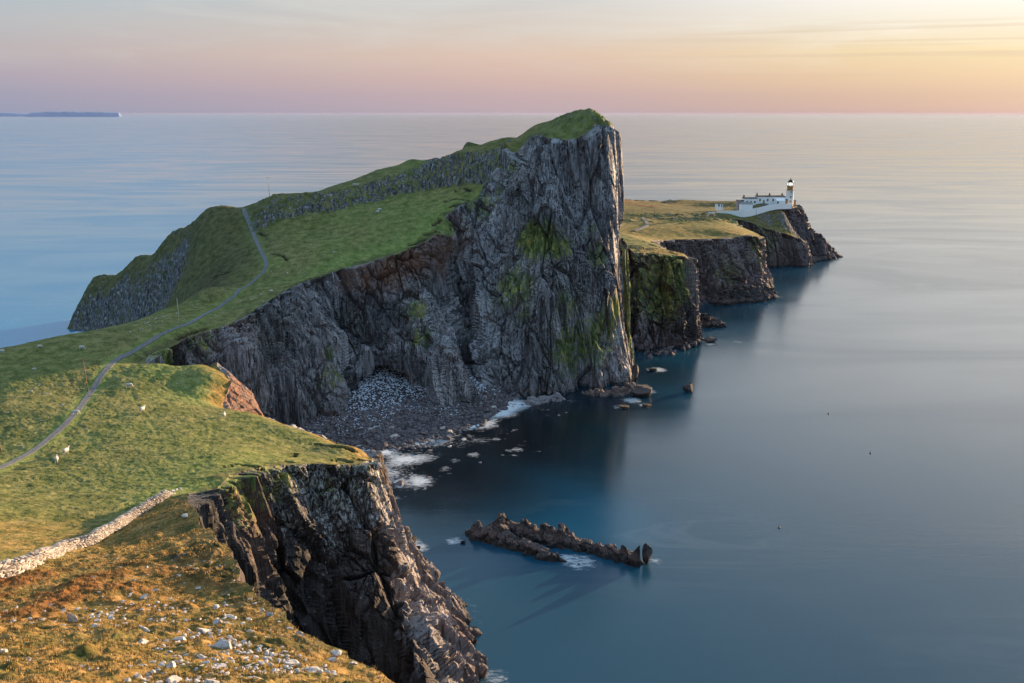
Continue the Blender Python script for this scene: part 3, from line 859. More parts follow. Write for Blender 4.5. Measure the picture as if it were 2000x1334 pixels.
PATH_PX = [(-60, 940), (0, 914), (35, 897), (65, 880), (100, 853), (130, 826), (155, 797), (175, 770), (195, 738), (212, 717), (240, 696), (265, 684), (310, 656), (355, 637), (400, 614), (430, 598), (455, 580), (480, 560), (500, 544), (514, 532), (520, 518), (516, 503), (508, 487), (500, 470), (492, 450), (485, 432), (479, 418), (475, 407)]
PATH = np.array([hit(*p) for p in PATH_PX])
PATHc = catmull(PATH, 12)
PATHr = resample(PATHc[:, :2], .8)
WALL_PX = [(-40, 1144), (0, 1131), (40, 1117), (80, 1101), (110, 1088), (140, 1075), (180, 1063), (200, 1050), (230, 1034), (262, 1012), (290, 995), (318, 976), (334, 966)]
WALL = np.array([hit(*p) for p in WALL_PX])
TRACKS = [np.array([hit(*p)[:2] for p in L]) for L in (
    [(285, 722), (330, 745), (375, 775), (400, 800), (415, 830), (412, 862), (405, 900)],
    [(252, 765), (262, 785), (285, 815), (303, 835), (312, 862), (308, 885)],
    [(92, 888), (108, 905), (130, 925), (165, 942), (230, 952), (320, 955)],
    [(330, 985), (318, 1010), (300, 1045), (292, 1060), (330, 1085), (365, 1110), (395, 1128)],
    [(-20, 690), (80, 694), (200, 695), (240, 694)],
    [(350, 1000), (346, 1030), (352, 1048)], [(360, 1000), (357, 1030), (370, 1060), (392, 1090), (430, 1140), (470, 1190), (520, 1230)],
    [(268, 700), (300, 715), (330, 728)])]
SCARS = [[(920, 373), (905, 366), (890, 372)], [(870, 393), (895, 388), (915, 392)], [(880, 402), (900, 400), (912, 404)], [(505, 455), (520, 460)], [(535, 497), (552, 499), (560, 507)], [(415, 543), (435, 534), (450, 531)],
         [(345, 662), (370, 650), (402, 640)], [(445, 912), (465, 908), (500, 911), (505, 917)], [(525, 913), (545, 910), (560, 913)], [(570, 890), (580, 887)], [(650, 899), (665, 896), (680, 900)], [(820, 462), (840, 455), (858, 452)],
         [(800, 478), (820, 472), (838, 468)], [(620, 868), (650, 872), (690, 880)], [(560, 901), (570, 903)], [(700, 895), (712, 899)], [(860, 430), (845, 440)], [(880, 445), (900, 420)], [(880, 425), (905, 412)], [(560, 560), (590, 550), (620, 540)]]
SCARS = [np.array([hit(*p)[:2] for p in L]) for L in SCARS]


def near_disp(x, y, z, nd, attrs=False):
    sh = x.shape
    xf, yf = x.astype(np.float32).ravel(), y.astype(np.float32).ravel(); zf = z.astype(np.float32).ravel(); r = np.hypot(xf, yf); ndf = nd.ravel()
    global _nc
    if not attrs:
        # slope of the smooth land
        e = 1.0
        gxx = (Hs(xf + e, yf) - zf) / e; gyy = (Hs(xf, yf + e) - zf) / e
        slope = np.hypot(gxx, gyy)
        hh, sdist = scarp(xf, yf)
        face = (hh > 1) * sst(-2.5, 0, sdist) * sst(12, 8, sdist)
        hdz = sst(-95, -125, xf) * sst(340, 390, yf)
        rockm = np.maximum(sst(.95, 1.35, slope - .55 * hdz), .66 * face)
        low = blobs(xf, yf, [((155, 625, 498), 13, 1.), ((165, 590, 500), 12, .85), ((195, 630, 490), 13, 1.), ((235, 625, 480), 12, .95), ((275, 622, 466), 12, .9), ((315, 610, 452), 11, .8), ((350, 595, 436), 9, .6), ((190, 545, 515), 9, .7), ((215, 540, 510), 7, .55), ((380, 432, 458), 7, .50), ((350, 450, 468), 6, .5), ((320, 468, 478), 5, .5), ((420, 428, 450), 7, .52),
                             ((470, 425, 445), 6, .45), ((1150, 232, 404), 12, .45), ((1060, 262, 402), 7, .35), ((1120, 222, 410), 14, .45), ((540, 410, 434), 9, .45), ((500, 418, 436), 8, .5), ((300, 625, 330), 10, .25), ((410, 590, 350), 8, .2),
                             ((440, 1120, 88), 5, .3), ((425, 1080, 95), 4, .5), ((930, 400, 416), 7, .4), ((900, 420, 412), 7, .5), ((870, 440, 405), 6, .5)])
        rockm = np.clip(np.maximum(rockm, low * .85), 0, 1)
        edge = sst(0, 2.5, ndf)
        dmp = sst(0, 1.0, ndf)
        far = sst(70, 170, r)
        t1 = fbm(xf / .85, yf / .85, zf * 0, 3, 41); t2 = fbm(xf / 3.4, yf / 3.4, zf * 0, 3, 43); t3 = fbm(xf / 16, yf / 16, zf * 0, 3, 45)
        ph = zf / .55 + 2.2 * fbm(xf / 9, yf / 9, zf * 0, 3, 47)
        terr = (np.abs((ph % 1) - .5) * 2 - .5)
        fore = sst(155, 100, r) * sst(-62, -48, xf)
        d = (.15 * t1 + .24 * t2) * (1 + .5 * fore) + .35 * t3 + terr * .13 * fore * sst(.1, .35, slope) + .16 * fore * np.maximum(t1 + t2, 0)
        hd = sst(-90, -130, xf) * sst(330, 380, yf)
        d += hd * (.5 * t2 + .25 * (np.abs(((zf / 2.6 + 1.5 * t3) % 1) - .5) * 2 - .5))
        rc, f1, e1 = voro(xf / 3.1, yf / 3.1, zf / 4.5, 9); rc2, f1, e2 = voro(xf / 1.2, yf / 1.2, zf / 2.2, 8)
        rn = fbm(xf / 8, yf / 8, zf / 12, 3, 51, ridged=True)
        rkn = np.clip(rockm * 1.0 + .30 * fbm(xf / 5, yf / 5, zf * 0, 3, 53) * sst(.1, .4, rockm), 0, 1)
        d += rkn * ((rc - .5) * 2.2 + (rc2 - .5) * 1.0 + rn * 1.2 - .9 * sst(.14, 0, e1) - .3 * sst(.12, 0, e2))
        # path bench, sheep tracks, peat scars
        pdist = near_dist(xf, yf, PATHr, 7.0)
        d *= sst(.9, 2.6, pdist)
        tr = np.full(len(xf), 9., np.float32)
        for T in TRACKS: tr = np.minimum(tr, near_dist(xf, yf, resample(T, .4), 3.0))
        tn = .25 * t2
        trk = sst(.75, .2, tr + tn)
        d -= .05 * trk
        sc_ = np.full(len(xf), 9., np.float32)
        for T in SCARS: sc_ = np.minimum(sc_, near_dist(xf, yf, resample(T, .4), 4.0))
        scm = sst(1.0, .5, sc_ + .5 * t1 + .3 * t2)
        d -= .75 * scm
        d *= dmp
        _nc = dict(rock=rkn, slope=slope, r=r, nd=ndf, pd=pdist, trk=trk, scm=scm, t1=t1, t2=t2, t3=t3, x=xf, y=yf, hd=hd, edge=edge)
        return (d.reshape(sh).astype(float),)
    c = _nc; xf, yf, r = c['x'], c['y'], c['r']
    wd = near_dist(xf, yf, resample(WALL[:, :2], 1.), 60)
    # ground this side of the wall and over to the cove is dry and golden, beyond it green
    wx = np.interp(yf, WALL[:, 1][np.argsort(WALL[:, 1])], WALL[:, 0][np.argsort(WALL[:, 1])])
    gold = sst(-1, 3, xf - wx + 2 * c['t2']) * sst(142, 122, yf + 8 * c['t3'])
    gold = np.maximum(gold, .75 * blobs(xf, yf, [((40, 1060, 118), 16, 1.), ((-60, 1060, 118), 20, 1.)]))  # sunlit patch beyond the wall, its light painted as gold
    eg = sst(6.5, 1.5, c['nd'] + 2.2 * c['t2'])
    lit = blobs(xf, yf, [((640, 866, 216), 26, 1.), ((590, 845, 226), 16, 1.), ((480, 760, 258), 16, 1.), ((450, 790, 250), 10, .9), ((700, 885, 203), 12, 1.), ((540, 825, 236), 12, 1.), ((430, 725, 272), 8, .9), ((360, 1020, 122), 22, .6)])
    gold = np.maximum(gold, eg * lit)  # low sun on the rims put into the grass colour
    far_gold = blobs(xf, yf, [((900, 288, 445), 26, .3), ((1000, 275, 425), 20, .3)])
    gold = np.maximum(gold, far_gold)
    rust = blobs(xf, yf, [((30, 1190, 78), 12, .95), ((130, 1170, 80), 10, .9), ((230, 1135, 86), 10, .7), ((20, 1150, 84), 6, .9), ((340, 1125, 86), 7, .4), ((-80, 1190, 78), 12, .9)]) * sst(-.45, .25, c['t2'] + .5 * c['t1'])
    bright = np.maximum(sst(3.6, 1.2, c['pd']) * .75, .8 * blobs(xf, yf, [((330, 735, 270), 12, .8), ((390, 790, 250), 12, .8), ((350, 955, 155), 9, 1.), ((310, 970, 150), 5, .8), ((420, 905, 175), 18, .6), ((280, 850, 210), 20, .3), ((460, 930, 165), 8, .8), ((540, 515, 385), 6, .8)]))
    fld = sst(22, 6, c['nd'] + 4 * c['t3']) * sst(320, 345, yf) * sst(-90, -70, xf)
    bright = np.maximum(bright, .8 * fld); bright = np.maximum(bright, .55 * blobs(xf, yf, [((830, 400, 425), 28, 1.), ((880, 375, 428), 16, 1.), ((760, 470, 395), 20, .6)]))
    bright = np.maximum(bright, sst(1.6, .4, np.minimum(c['pd'], 9)) * 0)
    bright = np.clip(bright + .3 * c['trk'] * (1 - gold) - .2 * c['t2'], 0, 1) * (1 - gold)
    heath = np.clip(c['hd'] * (.50 + .6 * c['t3']) * sst(440, 400, r) * 1.0 + c['hd'] * .62, 0, .9)
    heath = np.maximum(heath, .6 * sst(4.0, 1.5, c['nd']) * (1 - lit) * sst(0, .4, c['t2'] + .3))
    hs = scarp(xf, yf); heath = np.maximum(heath, .35 * (hs[0] > .5) * sst(6, 12, hs[1]))
    peat = np.clip(c['scm'] + .35 * (c['trk'] > .8) * (c['t1'] > -.1) * (c['r'] < 240), 0, 1)
    return {'tint': np.stack([gold, c['rock'], bright], 1).astype(np.float32), 'tone': np.stack([rust, heath, peat], 1).astype(np.float32)}


og = fit_turf('ground', gx, gy, gz, POLY, EDGE2, near_disp, Hs, None)
tag(og, kind='structure')
# ------------------------------------------------------------------ far peninsula beyond the peak
FC = [   # lip, (face points), foot: second buttress, its back, the flat-topped cliff, the next one, the lighthouse rock
    [('w', 34, 462, 60), ('w', 40, 452, 40), ('w', 46, 445, 20), ('w', 50, 440, -3)],
    [(1205, 440, 478), (1212, 520, 470), (1222, 640, 462), (1228, 690, 'z', -2)],
    [(1222, 456, 477), (1228, 540, 471), (1236, 640, 466), (1240, 686, 'z', -2)],
    [(1245, 474, 474), (1246, 560, 469), (1252, 640, 462), (1256, 692, 'z', -2)],
    [(1272, 481, 470), (1272, 560, 465), (1274, 640, 461), (1276, 694, 'z', -2)],
    [(1300, 488, 467), (1299, 560, 464), (1300, 630, 460), (1302, 692, 'z', -2)],
    [(1326, 496, 466), (1326, 560, 464), (1327, 630, 463), (1330, 684, 'z', -2)],
    [(1339, 503, 469), (1340, 560, 468), (1341, 620, 468), (1347, 672, 'z', -2)],
    [(1340, 500, 478), (1341, 560, 478), (1345, 620, 478), (1356, 662, 'z', -2)],
    [(1330, 494, 492), (1334, 560, 492), (1350, 620, 492), (1362, 650, 'z', -2)],
    [(1300, 487, 505), (1310, 540, 508), (1335, 600, 515), (1350, 628, 'z', -2)],
    [(1270, 474, 535), (1280, 530, 538), (1310, 580, 545), (1330, 612, 'z', -2)],
    [(1280, 470, 562), (1285, 520, 562), (1310, 570, 562), (1345, 602, 'z', -2)],
    [(1310, 468, 578), (1315, 520, 577), (1340, 565, 574), (1370, 598, 'z', -2)],
    [(1350, 467, 585), (1352, 520, 583), (1370, 570, 580), (1395, 594, 'z', -2)],
    [(1400, 466, 590), (1402, 520, 588), (1412, 565, 584), (1430, 592, 'z', -2)],
    [(1445, 462, 595), (1447, 520, 592), (1460, 565, 588), (1475, 590, 'z', -2)],
    [(1466, 459, 599), (1470, 520, 596), (1482, 560, 592), (1502, 584, 'z', -2)],
    [(1484, 466, 606), (1487, 510, 604), (1496, 550, 604), (1512, 572, 'z', -2)],
    [(1487, 463, 620), (1489, 500, 619), (1497, 535, 619), (1507, 558, 'z', -2)],
    [(1478, 456, 634), (1482, 490, 633), (1490, 520, 636), (1500, 548, 'z', -2)],
    [(1455, 446, 655), (1460, 480, 655), (1475, 510, 658), (1490, 540, 'z', -2)],
    [(1432, 436, 680), (1440, 470, 680), (1460, 500, 684), (1484, 534, 'z', -2)],
    [(1416, 427, 700), (1440, 470, 700), (1470, 505, 700), (1492, 529, 'z', -2)],
    [(1450, 430, 704), (1468, 470, 703), (1485, 505, 702), (1505, 527, 'z', -2)],
    [(1480, 440, 706), (1492, 475, 705), (1505, 505, 705), (1525, 526, 'z', -2)],
    [(1510, 450, 708), (1516, 480, 707), (1524, 508, 707), (1542, 526, 'z', -2)],
    [(1545, 460, 710), (1548, 485, 709), (1552, 508, 709), (1562, 525, 'z', -2)],
    [(1570, 472, 714), (1574, 490, 713), (1577, 508, 712), (1581, 523, 'z', -2)],
    [(1572, 472, 722), (1576, 490, 721), (1579, 506, 720), (1584, 519, 'z', -2)],
    [(1560, 462, 730), (1573, 485, 730), (1582, 502, 730), (1590, 517, 'z', -2)],
    [(1530, 440, 735), (1565, 475, 734), (1585, 498, 736), (1604, 515, 'z', -2)],
    [(1520, 418, 738), (1560, 450, 736), (1590, 485, 740), (1622, 512, 'z', -2)],
    [(1548, 404, 744), (1573, 430, 742), (1602, 472, 746), (1643, 509, 'z', -2)],
    [(1556, 404, 752), (1575, 430, 752), (1606, 472, 756), (1640, 505, 'z', -2)],
    [(1550, 401, 768), (1570, 425, 770), (1600, 462, 775), (1625, 498, 'z', -2)],
    [('w', 215, 800, 42), ('w', 222, 805, 20), ('w', 228, 810, -3)],
    [('w', 150, 840, 38), ('w', 150, 850, 18), ('w', 150, 856, -3)],
    [('w', 100, 860, 36), ('w', 100, 868, 18), ('w', 100, 875, -3)],
]
fcols = []
for c in FC:
    p = np.array([Pt(q) for q in c]); s = np.r_[0, np.cumsum(np.linalg.norm(np.diff(p, axis=0), axis=1))]; s /= s[-1]
    fcols.append(np.array([np.interp(np.linspace(0, 1, 5), s, p[:, k]) for k in range(3)]).T)
fcols = np.array(fcols)
FL = [Pt(q) for q in [
    (1260, 462, 590), (1330, 462, 597), (1400, 460, 605), (1450, 456, 612), (1250, 450, 'z', 38.9), (1300, 448, 'z', 39), (1400, 447, 'z', 38.6), (1440, 447, 'z', 37.5), (1220, 455, 560), (1230, 437, 'z', 40), (1300, 437, 'z', 39.8),
    (1380, 436, 'z', 39.4), (1410, 432, 'z', 38.8), (1230, 424, 'z', 41), (1300, 423, 'z', 41), (1380, 424, 'z', 40.5), (1420, 420, 'z', 40), (1260, 405, 'z', 41), (1330, 410, 'z', 41.5), (1390, 412, 735), (1207, 391, 850),
    (1260, 393, 840), (1300, 396, 815), (1340, 402, 785), (1380, 404, 782), (1410, 403, 780), (1440, 404, 775), (1450, 421, 716), (1450, 408, 730), (1480, 400, 735), (1480, 414, 722), (1500, 400, 735), (1530, 401, 735), (1545, 401, 738), (1400, 418, 722), (1400, 413, 735), (1440, 410, 736), (1480, 424, 716),
    (1500, 425, 722), (1530, 425, 730), (1500, 440, 714), (1550, 450, 722), (1460, 425, 712), (1300, 485, 480), (1270, 478, 490), (1230, 458, 500), (1210, 448, 520)]]
FL += [('w', 100, 850, 37)[1:], (60, 850, 38), (20, 820, 38), (0, 760, 40), (20, 700, 42), (40, 620, 42), (30, 560, 42), (30, 500, 52), (20, 900, 10), (-60, 840, 20), (-60, 700, 25), (-40, 600, 25), (0, 500, 50), (150, 832, 38), (215, 790, 43), (80, 890, 15)]
_H_far = RBF(np.vstack([fcols[:, 0, :], np.array(FL)]), c=4.0)


def H_far(x, y):
    h = _H_far(x, y); return np.where(h > 42, 42 + 2.2 * np.tanh((h - 42) / 2.2), h)


fus = [1.0 if i < 10 else 1.0 for i in range(len(fcols) - 1)]
for i in (0, 35, 36, 37): fus[i] = 4.0
for i in range(1, 8): fus[i] = .55
F2, fdep = loft('cliff', fcols, fus, .62, Hf=H_far, amp=.85, ampU=[1.5] * 9 + [1.0] * (len(fcols) - 9))
fU, fV = F2.shape[:2]
x, y, z = (F2[..., k].ravel().astype(np.float32) for k in range(3))
moss = blobs(x, y, [((1285, 560, 464), 22, .72), ((1310, 520, 464), 16, .75), ((1245, 500, 472), 16, .5), ((1270, 600, 462), 12, .45), ((1420, 530, 588), 14, .45), ((1480, 490, 600), 14, .5), ((1495, 470, 705), 18, .5), ((1440, 440, 690), 20, .6)], z=z)
lich = blobs(x, y, [((1300, 480, 575), 20, .5), ((1380, 500, 588), 30, .35), ((1440, 450, 680), 14, .4)], z=z)
clay = blobs(x, y, [((1380, 540, 585), 50, .15), ((1530, 500, 708), 40, .2)], z=z)
ftint = np.stack([moss, clay, lich], 1)
fc_n = [int(max(2, int(max(np.linalg.norm(fcols[i + 1, 0] - fcols[i, 0]), np.linalg.norm(fcols[i + 1, -1] - fcols[i, -1]) * .7) / fus[i]))) for i in range(len(fcols) - 1)]
fcut = [0, sum(fc_n[:11]), sum(fc_n[:23]), fU - 1]
for a_, b_ in zip(fcut[:-1], fcut[1:]):
    sl = slice(a_ * fV, (b_ + 1) * fV)
    tag(mesh_np('cliff', F2.reshape(-1, 3)[sl], grid_faces(b_ - a_ + 1, fV), M_rock_far, {'tint': ftint[sl]}), kind='structure')
FEDGE = F2[:, 0, :]
FPOLY = np.vstack([FEDGE[:, :2], [(60, 930), (-80, 900), (-80, 480), (20, 478)]])
FPATH = np.array([hit(*p, H=H_far, a0=480) for p in [(1240, 452), (1252, 447), (1264, 441), (1262, 434), (1255, 426)]])
fa = np.arctan((np.linspace(1120, 1660, 420) - 1000) / FPX)
fr = np.concatenate([np.arange(466, 860, 1.0), np.arange(860, 980, 3.0)])
A2, R2 = np.meshgrid(fa, fr, indexing='ij'); hx = np.sin(A2) * R2; hy = np.cos(A2) * R2; hz_ = H_far(hx, hy)


def far_disp(x, y, z, nd, attrs=False):
    global _fc
    sh = x.shape; xf, yf, zf = (a.astype(np.float32).ravel() for a in (x, y, z)); nd = nd.ravel()
    if not attrs:
        e = 1.; sl = np.hypot(H_far(xf + e, yf) - zf, H_far(xf, yf + e) - zf)
        t2 = fbm(xf / 4, yf / 4, zf * 0, 3, 61); t3 = fbm(xf / 18, yf / 18, zf * 0, 3, 63)
        rk = np.maximum(sst(.55, 1.0, sl), sst(-.25, .35, fbm(xf / 7, yf / 7, zf * 0, 3, 67)) * blobs(xf, yf, [((1235, 438, 655), 14, .55), ((1290, 436, 660), 22, .6), ((1340, 432, 670), 22, .65), ((1390, 432, 680), 20, .7), ((1415, 432, 690), 12, .8), ((1500, 415, 726), 20, .8), ((1540, 415, 738), 22, 1.), ((1540, 445, 728), 20, .9), ((1470, 415, 722), 12, .5),
                                                          ((1250, 392, 838), 16, .6), ((1400, 402, 784), 22, .7), ((1300, 396, 815), 16, .6), ((1235, 458, 490), 30, .5)]))
        rc, f1, e1 = voro(xf / 4, yf / 4, zf / 4, 19); rc2, f1, e2 = voro(xf / 1.8, yf / 1.8, zf / 2, 18)
        rk = np.clip(rk * 1.1 + .4 * t2 * sst(.1, .4, rk), 0, 1)
        d = .25 * t2 + .6 * t3 + rk * ((rc - .35) * 2.2 + (rc2 - .5) * 1.0 - .5 * sst(.12, 0, e1))
        bld = blobs(xf, yf, [(('w', 205, 735, 0), 24, 1.), (('w', 180, 730, 0), 24, 1.), (('w', 160, 728, 0), 14, 1.)])
        d *= sst(0, 2, nd) * (1 - .75 * bld)
        _fc = dict(x=xf, y=yf, t2=t2, t3=t3, rk=rk, nd=nd, sl=sl)
        return (d.reshape(sh).astype(float),)
    c = _fc
    ax = c['y'] * CT + (EYE - 40) * ST
    gold = blobs(c['x'], c['y'], [((1300, 455, 605), 70, .75), ((1440, 455, 612), 30, .9), ((1240, 397, 820), 60, .6), ((1300, 485, 475), 20, 1.)])
    rust = .7 * sst(690, 740, c['y']) * sst(-.3, .3, c['t3']) * sst(130, 100, c['x']) + .25 * sst(640, 690, c['y'])
    heath = .30 * sst(640, 700, c['y']) + 0 * rust
    bright = .25 * blobs(c['x'], c['y'], [((1330, 463, 590), 20, 1.)])
    return {'tint': np.stack([gold, c['rk'], bright + 0 * gold], 1).astype(np.float32), 'tone': np.stack([rust, heath, 0 * rust], 1).astype(np.float32)}


tag(fit_turf('ground', hx, hy, hz_, FPOLY, FEDGE, far_disp, H_far, None), kind='structure')
# ------------------------------------------------------------------ loose rock
M_boulder = None


def mat_boulder(name, dark, pale, amount, warm=(.30, .25, .20)):
    n = NT(name)
    tc = n.N.new('ShaderNodeTexCoord'); ob = n.N.new('ShaderNodeObjectInfo')
    v = n.pos
    f = n.noise(v, 1.1, 6, .7)
    col = n.ramp(f, [(.3, tuple(c * .6 for c in dark)), (.5, dark), (.7, warm)])
    l = n.noise(v, 2.6, 8, .75)
    col = n.mix(n.ramp(l, [(amount - .04, .9), (amount + .05, 0.)]), col, pale)
    rnd = n.ramp(ob.outputs['Random'], [(0, .72), (1, 1.15)])
    col = n.mix(1.0, col, rnd, 'MULTIPLY')
    n.set('Base Color', col); n.set('Roughness', .9); n.b.inputs['Specular IOR Level'].default_value = .15
    n.bump(l, .7, .12)
    return n.m


M_fieldstone = mat_boulder('lichened_stone', (.28, .265, .25), (.52, .49, .465), .53, (.33, .285, .25))
M_beachdark = mat_boulder('dark_beach_stone', (.050, .045, .052), (.17, .155, .18), .47)
M_beachpale = mat_boulder('pale_beach_stone', (.44, .50, .60), (.74, .81, .92), .52, (.52, .54, .60))
M_wallstone = mat_boulder('wall_stone', (.34, .29, .25), (.56, .51, .46), .52, (.42, .34, .27))


def ico(sub):
    import bmesh
    bm = bmesh.new(); bmesh.ops.create_icosphere(bm, subdivisions=sub, radius=1)
    v = np.array([q.co[:] for q in bm.verts]); f = np.array([[q.index for q in p.verts] for p in bm.faces]); bm.free()
    return v, f


ICO1, ICO2, ICO3 = ico(1), ico(2), ico(3)


def rock_shape(seed, base=ICO3, cuts=9, rough=.06, flat=.75):
    """angular block: a ball shaved by random planes, then chipped"""
    r = np.random.RandomState(seed); v = base[0].copy()
    for _ in range(cuts):
        n = r.normal(size=3); n /= np.linalg.norm(n); d = r.uniform(.36, .78)
        s = v @ n; v = v - np.maximum(s - d, 0)[:, None] * n
    v += rough * np.stack([fbm(v[:, 0] * 2 + seed, v[:, 1] * 2 + k * 9, v[:, 2] * 2, 3, seed + k) for k in range(3)], 1)
    v /= np.abs(v).max(0)
    v[:, 2] *= flat
    return v, base[1]


def rock_mesh(name, seed, mat, **k):
    v, f = rock_shape(seed, **k)
    o = mesh_np(name, v, f, mat)
    me = o.data; bpy.data.objects.remove(o); return me


def place(name, me, loc, scale, rot=(0, 0, 0)):
    o = bpy.data.objects.new(name, me); C.objects.link(o)
    o.location = loc; o.scale = scale; o.rotation_euler = rot; return o


def many(name, mat, P, Sz, seed, base=ICO1, flatten=.7, nvar=12, col=None):
    """a mass of small stones as one mesh"""
    r = np.random.RandomState(seed); vs = [rock_shape(seed * 31 + i, base, 5, .04, 1.0) for i in range(nvar)]
    nb = len(base[0]); P = np.asarray(P); n = len(P)
    pick = r.randint(0, nvar, n); ang = r.uniform(0, 6.283, n); V = np.stack([v for v, f in vs])[pick]
    s = np.stack([Sz * r.uniform(.8, 1.3, n), Sz * r.uniform(.7, 1.1, n), Sz * flatten * r.uniform(.7, 1.2, n)], 1)
    V = V * s[:, None, :]; c, s_ = np.cos(ang)[:, None], np.sin(ang)[:, None]
    V = np.stack([V[..., 0] * c - V[..., 1] * s_, V[..., 0] * s_ + V[..., 1] * c, V[..., 2]], -1) + P[:, None, :]
    F = (base[1][None] + (np.arange(n) * nb)[:, None, None]).reshape(-1, 3)
    return mesh_np(name, V.reshape(-1, 3), F, mat)


# ---- boulder beach under the main cliff
BP = [(600, 855, 'z', 1.5), (570, 862, 'z', 1.), (640, 875, 'z', -.6), (670, 822, 'z', 3.2), (690, 795, 'z', 5.2), (745, 763, 'z', 7.6), (800, 786, 'z', 3.8), (860, 820, 'z', 1.6), (925, 812, 'z', 1.), (905, 748, 'z', 7), (950, 770, 'z', 3.6), (1010, 785, 'z', -.9), (720, 845, 'z', 1.6),
      (720, 868, 'z', .5), (780, 855, 'z', .7), (850, 845, 'z', .2), (740, 886, 'z', -.5), (820, 882, 'z', -.5), (890, 865, 'z', -.9), (945, 845, 'z', -1), (985, 812, 'z', -1), (1050, 805, 'z', -2), (1000, 900, 'z', -3), (850, 930, 'z', -2.5), (700, 905, 'z', -1.2), (660, 890, 'z', -1), (880, 720, 'z', 9), (730, 740, 'z', 9), (540, 850, 'z', 1), (780, 935, 'z', -.5), (800, 950, 'z', -.7), (760, 930, 'z', -.6)]
H_beach = RBF([Pt(q) for q in BP], c=3)
a_, b_ = Pt((540, 900, 'z', 0)), Pt((1060, 735, 'z', 0))
bx, by = np.meshgrid(np.arange(-98, 12, .7), np.arange(255, 408, .7), indexing='ij')
bz = H_beach(bx, by) + .25 * fbm(bx / 2, by / 2, 0 * bx, 3, 71)
keep = bz > -1.6
q = keep[:-1, :-1] & keep[1:, :-1] & keep[1:, 1:] & keep[:-1, 1:]
M_shingle = mat_simple('shingle', (.035, .033, .038), .8, .5, 1.2, bump=.2)
f = grid_faces(*bx.shape, True).reshape(bx.shape[0] - 1, bx.shape[1] - 1, 4)[q]
uu = np.unique(f); rm = np.full(bx.size, -1); rm[uu] = np.arange(len(uu))
tag(mesh_np('beach', np.stack([bx, by, bz], -1).reshape(-1, 3)[uu], rm[f], M_shingle), kind='structure')

rng = np.random.RandomState(11)


def beach_pts(n, cond, box=(560, 1050, 735, 905)):
    out = []
    while len(out) < n:
        px = rng.uniform(box[0], box[1]); py = rng.uniform(box[2], box[3])
        p = hit(px, py, H=lambda a, b: np.maximum(H_beach(a, b), -1.4), a0=280, a1=430)
        if p[2] > -1.3 and cond(p, px, py): out.append(p)
    return np.array(out)


def scatter_beach(n, lo, hi, xr=(-98, 12), yr=(255, 408)):
    x = rng.uniform(*xr, n * 6); y = rng.uniform(*yr, n * 6); z = H_beach(x, y)
    m = (z > lo) & (z < hi); return np.stack([x, y, z], 1)[m][:n]


P = scatter_beach(15000, 1.3, 12); pale = P[fbm(P[:, 0] / 6, P[:, 1] / 6, 0 * P[:, 0], 3, 77) + .30 * (P[:, 2] - 3.0) > -.15]
o = many('shingle_stones', M_beachpale, pale, rng.uniform(.12, .42, len(pale)), 3); tag(o, 'pale blue-grey shingle and cobbles heaped at the foot of the cliff', 'shingle', kind='stuff')
P = scatter_beach(7000, -.7, 4.5)
o = many('beach_rubble', M_beachdark, P, rng.uniform(.25, 1.05, len(P)) ** 1.4, 4, nvar=14); tag(o, 'dark wet cobbles and rubble on the lower beach', 'rubble', kind='stuff')

BM = [rock_mesh('boulder', 100 + i, M_beachdark, cuts=10, flat=.7) for i in range(7)]
BML = [rock_mesh('boulder', 130 + i, M_fieldstone, cuts=10, flat=.7) for i in range(5)]
n_d = 0
named_beach = [  # px, py, width px, label
    (864, 836, 16, 'big pale rounded boulder in the middle of the dark boulder beach, nearest the surf'),
    (880, 843, 17, 'pinkish boulder touching the surf, right of the big pale rounded one'),
    (905, 858, 12, 'sunlit blocky boulder standing in shallow water off the beach tip'),
    (878, 871, 11, 'low orange-lit boulder awash just below the beach tip'),
    (698, 872, 15, 'grey boulder at the left water edge of the beach, first of a pair'),
    (714, 874, 13, 'leaning pale boulder at the left water edge, second of the pair'),
    (724, 838, 13, 'dark boulder at the border of pale shingle and dark rocks'),
    (765, 834, 16, 'broad brown boulder below the cave mouth shingle'),
    (772, 852, 24, 'large flat grey slab low on the boulder beach'),
    (1003, 794, 10, 'small pale rock among the surf at the right end of the beach'),
    (965, 795, 12, 'dark rounded rock in the surf under the big buttress')]
for px, py, w, lb in named_beach:
    p = hit(px, py + 2, H=lambda a, b: np.maximum(H_beach(a, b), -.2), a0=280, a1=430); ax = p[1] * CT + (EYE - p[2]) * ST; r_ = w / FPX * ax / 2
    tag(place('boulder', BML[n_d % 5], (p[0], p[1], p[2] + r_ * .15), (r_, r_ * .85, r_ * .85), (0, 0, rng.uniform(0, 6))), lb, 'boulder', 'boulders on the beach'); n_d += 1
P = scatter_beach(150, -.9, 1.9)
for p in P:
    s = rng.uniform(.7, 2.3) * (1 if rng.rand() > .1 else 1.35)
    tag(place('boulder', BM[n_d % 7], (p[0], p[1], p[2] + s * .1), (s, s * rng.uniform(.6, 1), s * rng.uniform(.6, 1)), (rng.uniform(-.3, .3), rng.uniform(-.3, .3), rng.uniform(0, 6))),
        'dark wet boulder packed among many others on the lower beach', 'boulder', 'boulders on the beach'); n_d += 1
# rocks breaking the surface off the beach
for i in range(34):
    px, py = rng.uniform(760, 1110), rng.uniform(805, 935)
    if py > 840 + (1110 - px) * .45: continue
    p = Pt((px, py, 'z', 0)); s = rng.uniform(.35, .95)
    tag(place('boulder', BM[i % 7], (p[0], p[1], -.15 * s), (s * 1.3, s, s * .5), (0, 0, rng.uniform(0, 6))), 'small rock just breaking the dark water off the beach', 'rock', 'rocks awash in the bay')


